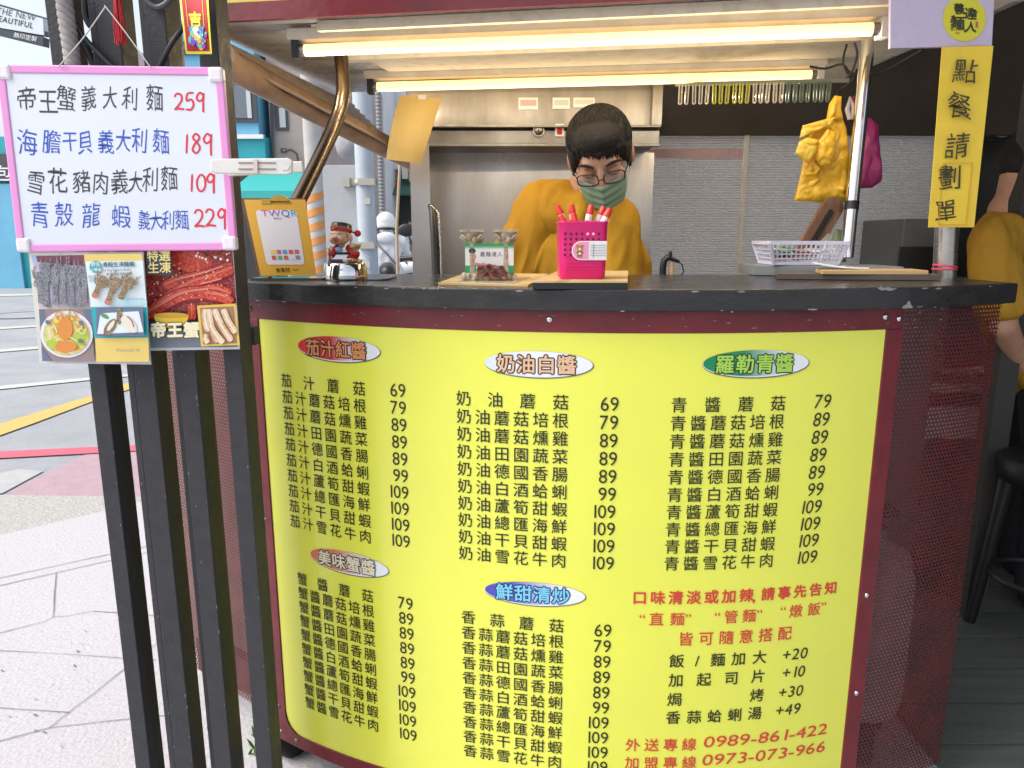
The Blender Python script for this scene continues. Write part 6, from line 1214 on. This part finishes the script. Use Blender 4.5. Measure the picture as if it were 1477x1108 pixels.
xs_ = at(457, 320, 9).x; m = MB().use(M('pole_concrete', (.48, .47, .46), .85, col2=(.4, .39, .38), ns=6)); m.tube([(xs_, 9, 0), (xs_, 9, 8)], [.11, .09], 20); m.build('pole', st_)
m = MB().use(M('stripe_orange', (.62, .26, .07), .6)); NN = 60
for q in range(7):
    zb = .45 + q * .17; f = lambda u, v: Vector((xs_ + .113 * math.cos(u * 6.283), 9 + .113 * math.sin(u * 6.283), zb + .17 * u + .085 * v)); m.sheet(f, 24, 1)
m.build('stripe_wrap', st_)
up_ = thing('conduit_pole', (at(551, 300, 16).x, 16, 0), 'thin dark ribbed conduit pole behind the road sign pole', 'utility pole'); xq = at(551, 300, 16).x
m = MB().use(M('conduit_dark', (.15, .15, .16), .6)); m.tube([(xq, 16, 0), (xq, 16, 7)], .055, 12); m.build('pole', up_); m = MB().use(M('conduit_rib', (.3, .3, .31), .6))
for k in range(46): m.lathe([(.056, 0), (.066, .02), (.056, .04)], (xq, 16, 1.0 + k * .075), 10)
m.build('ribs', up_)
bm = thing('bamboo_stick', (at(574, 340, 5).x, 5, 0), 'thin tan bamboo stick standing upright in front of the scooter rider', 'stick'); m = MB().use(M('bamboo', (.45, .33, .2), .6)); m.tube([Vector((at(571, 340, 5).x, 5, 0)), at(572, 330, 5), at(577, 235, 5)], .010, 8); m.build('stem', bm)
hs = thing('street_fitting', at(497, 220, 7), 'grey curved street fitting hanging above the road sign plate', 'fitting'); m = MB().use(M('fitting_grey', (.35, .35, .36), .5)); m.puff([at(*p, 7) for p in dens([(484, 190), (520, 196), (518, 215), (508, 226), (498, 230), (488, 224), (483, 210)], 3)], .08, 5); m.build('shell', hs)

# ================================================================ SHOP INTERIOR ON THE RIGHT
DARKW = M('dark_brown_board', (.055, .038, .022), .7, col2=(.035, .024, .014), ns=4)
GREYW = M('blue_grey_wall', (.22, .245, .25), .8, col2=(.18, .2, .205), ns=3); DK = M('dark_room_wall', (.055, .052, .048), .85, col2=(.04, .04, .038), ns=2)
# translucent corrugated sheet
tm = bpy.data.materials.new('translucent_sheet'); tm.use_nodes = True; tn = tm.node_tree; pb2 = tn.nodes['Principled BSDF']; pb2.inputs['Base Color'].default_value = (.80, .77, .74, 1); pb2.inputs['Roughness'].default_value = .3
tl = tn.nodes.new('ShaderNodeBsdfTranslucent'); tl.inputs[0].default_value = (.8, .78, .77, 1); mx = tn.nodes.new('ShaderNodeMixShader'); mx.inputs[0].default_value = .55; tn.links.new(pb2.outputs[0], mx.inputs[1]); tn.links.new(tl.outputs[0], mx.inputs[2]); tn.links.new(mx.outputs[0], tn.nodes['Material Output'].inputs[0])
zt = at(1000, 196, 2.6).z; ts_ = thing('corrugated_sheet', (1.0, 2.6, 0), 'pale ribbed translucent plastic sheet wall behind the cook', 'wall sheet')
def corr(x0, x1, nm):
    m = MB().use(tm); nz = 216; z0 = .6; vs = []; fs = []
    for k in range(nz + 1):
        z = z0 + (zt - z0) * k / nz; y = 2.6 + (.006 if k % 2 else -.006); vs += [(x0, y, z), (x1, y, z)]
    m.add(vs, [(2 * k, 2 * k + 1, 2 * k + 3, 2 * k + 2) for k in range(nz)]); m.use(M('rib_line', (.68, .66, .63), .4))
    for k in range(1, nz, 2): z = z0 + (zt - z0) * k / nz; m.mm((x0, 2.5885, z - .0011), (x1, 2.593, z + .0011))
    return m.build(nm, ts_)
corr(.46, .80, 'ribbed_panel'); corr(.804, 1.56, 'ribbed_panel')
m = MB().use(WARMW); m.mm((.79, 2.585, .6), (.806, 2.592, zt)); m.use(M('red_reflect_tape', (.5, .33, .32), .5)); m.mm((.46, 2.588, zt - .075), (.79, 2.591, zt - .045)); m.build('joint_strip', ts_)
bw = MB().use(DARKW); bw.mm((.44, 2.58, zt), (1.75, 2.66, 2.7)); tag(bw.build('brown_board_wall'), 'dark brown board wall above the ribbed translucent sheet', 'wall')
bw = MB().use(GREYW); bw.mm((1.20, 2.72, 0), (3.6, 2.8, 1.05)); bw.use(DK); bw.mm((1.57, 2.721, 1.051), (3.6, 2.8, 2.7)); tag(bw.build('room_wall'), 'dark shop wall, blue grey below, at the right rear', 'wall')
bw = MB().use(DK); bw.mm((2.45, .25, 0), (2.6, 2.719, 2.7)); tag(bw.build('side_wall'), 'dark side wall of the shop to the right of the cart', 'wall')  # out of view, added to keep daylight off the right side
bw = MB().use(DK); bw.mm((-.25, .25, 2.701), (3.6, 2.66, 2.85)); tag(bw.build('arcade_ceiling'), 'dark arcade ceiling above the cart canopy', 'ceiling')  # out of view, its extent shaped to darken the interior
bw = MB().use(DK); bw.mm((1.43, 2.10, .023), (1.49, 2.16, 2.69)); tag(bw.build('dark_post'), 'dark upright post right of the yellow order sign', 'post')
cbx = thing('steel_cabinet', (at(1325, 390, 2.3).x, 2.3, .5), 'grey steel appliance cabinet with dark opening behind the sign pole', 'cabinet')
m = MB().use(M('appliance_grey', (.16, .165, .16), .45, .3, col2=(.12, .125, .12), ns=5)); a, b = at(1288, 470, 2.3), at(1372, 316, 2.3); m.mm((a.x, 2.3, .022), (b.x, 2.57, b.z)); m.build('body', cbx, bevel=.004); m = MB().use(BLACKP); a, b = at(1293, 398, 2.297), at(1372, 356, 2.297); m.mm((a.x, 2.290, a.z), (b.x, 2.299, b.z)); m.build('opening', cbx)
pt = thing('prep_table', (1.75, 2.5, .022), 'steel kitchen table with control strip at the right rear', 'table')
m = MB().use(M('table_steel', (.46, .47, .46), .4, .2)); a = at(1410, 552, 2.42); m.mm((1.40, 2.40, a.z - .03), (2.4, 2.71, a.z)); m.build('table_top', pt); m = MB().use(M('table_front', (.52, .53, .52), .45, .1)); a0_, b0_ = at(1410, 633, 2.41), at(1410, 588, 2.41); m.mm((1.40, 2.412, a0_.z), (2.4, 2.44, b0_.z)); m.build('apron', pt)
m = MB().use(BLACKP); c0, c1 = at(1443, 611, 2.405), at(1500, 600, 2.405); m.mm((c0.x, 2.404, c0.z), (c1.x, 2.4119, c1.z)); m.build('control_strip', pt); m = MB().use(WHITE)
for px in (1452, 1460, 1468, 1476): c = at(px, 605, 2.40); m.box(c, (.010, .006, .010))
m.build('button', pt)
m = MB().use(M('table_leg', (.1, .1, .1), .5, .5)); 
for x in (1.75, 2.38): m = MB().use(MATS['table_leg']); m.mm((x, 2.45, .022), (x + .03, 2.48, a0_.z)); m.build('leg', pt)
pl = thing('food_plate', at(1462, 545, 2.5), 'white plate of orange and red food on the steel table', 'plate'); z_ = at(1410, 552, 2.42).z + .001; m = MB().use(WHITE); m.lathe([(.001, 0), (.06, 0), (.10, .015), (.102, .018), (.06, .006), (.001, .006)], (1.74, 2.52, z_), 28); m.build('dish', pl); m = MB().use(M('food_orange', (.62, .25, .05), .5, col2=(.5, .05, .03), ns=40)); rf = random.Random(6)
for k in range(16): m.ell((1.74 + rf.uniform(-.05, .05), 2.52 + rf.uniform(-.05, .05), z_ + .015 + rf.uniform(0, .02)), (.022, .018, .014), None, 8, 6)
m.build('food', pl)
so_ = thing('stool', (gr(1490, 930).x, 1.98, .022), 'black plastic stool standing on the dark deck boards', 'stool'); sx, sy = gr(1492, 930).x, 1.98; zs = at(1450, 662, 1.98).z
m = MB().use(BLACKP); m.lathe([(.001, 0), (.14, 0), (.15, -.006), (.152, -.02), (.15, -.07), (.135, -.07), (.001, -.03)], (sx, sy, zs), 32); m.build('seat', so_)
for k in range(4):
    a = R(45 + 90 * k + 12); c0_ = Vector((sx + .115 * math.cos(a), sy + .115 * math.sin(a), zs - .03)); c1_ = Vector((sx + .165 * math.cos(a), sy + .165 * math.sin(a), .023)); m = MB().use(BLACKP); m.tube([c0_, c0_.lerp(c1_, .3), c1_], [.030, .021, .016], 8); m.build('leg', so_)
m = MB().use(BLACKP); m.lathe([(.137, 0), (.143, .006), (.143, .014), (.137, .02)], (sx, sy, .2), 28); m.build('ring', so_)
rw = thing('wall_mirror', at(1446, 180, 2.6), 'round pale mirror with a curled iron frame on the dark wall', 'mirror'); yM = 2.6
m = MB().use(M('mirror_pale', (.5, .5, .5), .3)); cM = at(1446, 178, yM); m.lathe([(.001, 0), (.045, 0), (.047, .004)], cM, 28, Matrix.Rotation(R(90), 3, 'X')); m.build('glass', rw); m = MB().use(M('iron_black', (.02, .02, .02), .5)); m.tube([at(1452 + 9 * math.cos(t) * (1 - t / 8), 182 + 9 * math.sin(t) * (1 - t / 8), yM - .01) for t in [k * .4 for k in range(14)]], .004, 6); m.lathe([(.048, -.004), (.054, 0), (.048, .006)], cM, 28, Matrix.Rotation(R(90), 3, 'X')); m.tube([at(1425, 160, yM - .01), at(1490, 158, yM - .01)], .004, 6); m.tube([at(1415, 200, yM - .01), at(1490, 206, yM - .01)], .004, 6); m.build('iron_frame', rw)
wd = MB().use(M('weed_green', (.12, .25, .02), .6)); c = gr(372, 1090); rw_ = random.Random(3)
for k in range(26):
    a = rw_.uniform(0, 6.28); l = rw_.uniform(.02, .05); p = c + Vector((rw_.uniform(-.02, .02), rw_.uniform(-.02, .02), .013)); e = p + Vector((l * math.cos(a) * .6, l * math.sin(a) * .6, l)); w = Vector((-math.sin(a), math.cos(a), 0)) * .004; wd.add([p - w, p + w, p.lerp(e, .6) + w * 1.3, e, p.lerp(e, .6) - w * 1.3], [(0, 1, 2, 3, 4)])
tag(wd.build('weed'), 'small bright green weed by the left cart wheel', 'plant')
bpy.data.objects.remove(_to); bpy.data.curves.remove(_tc)
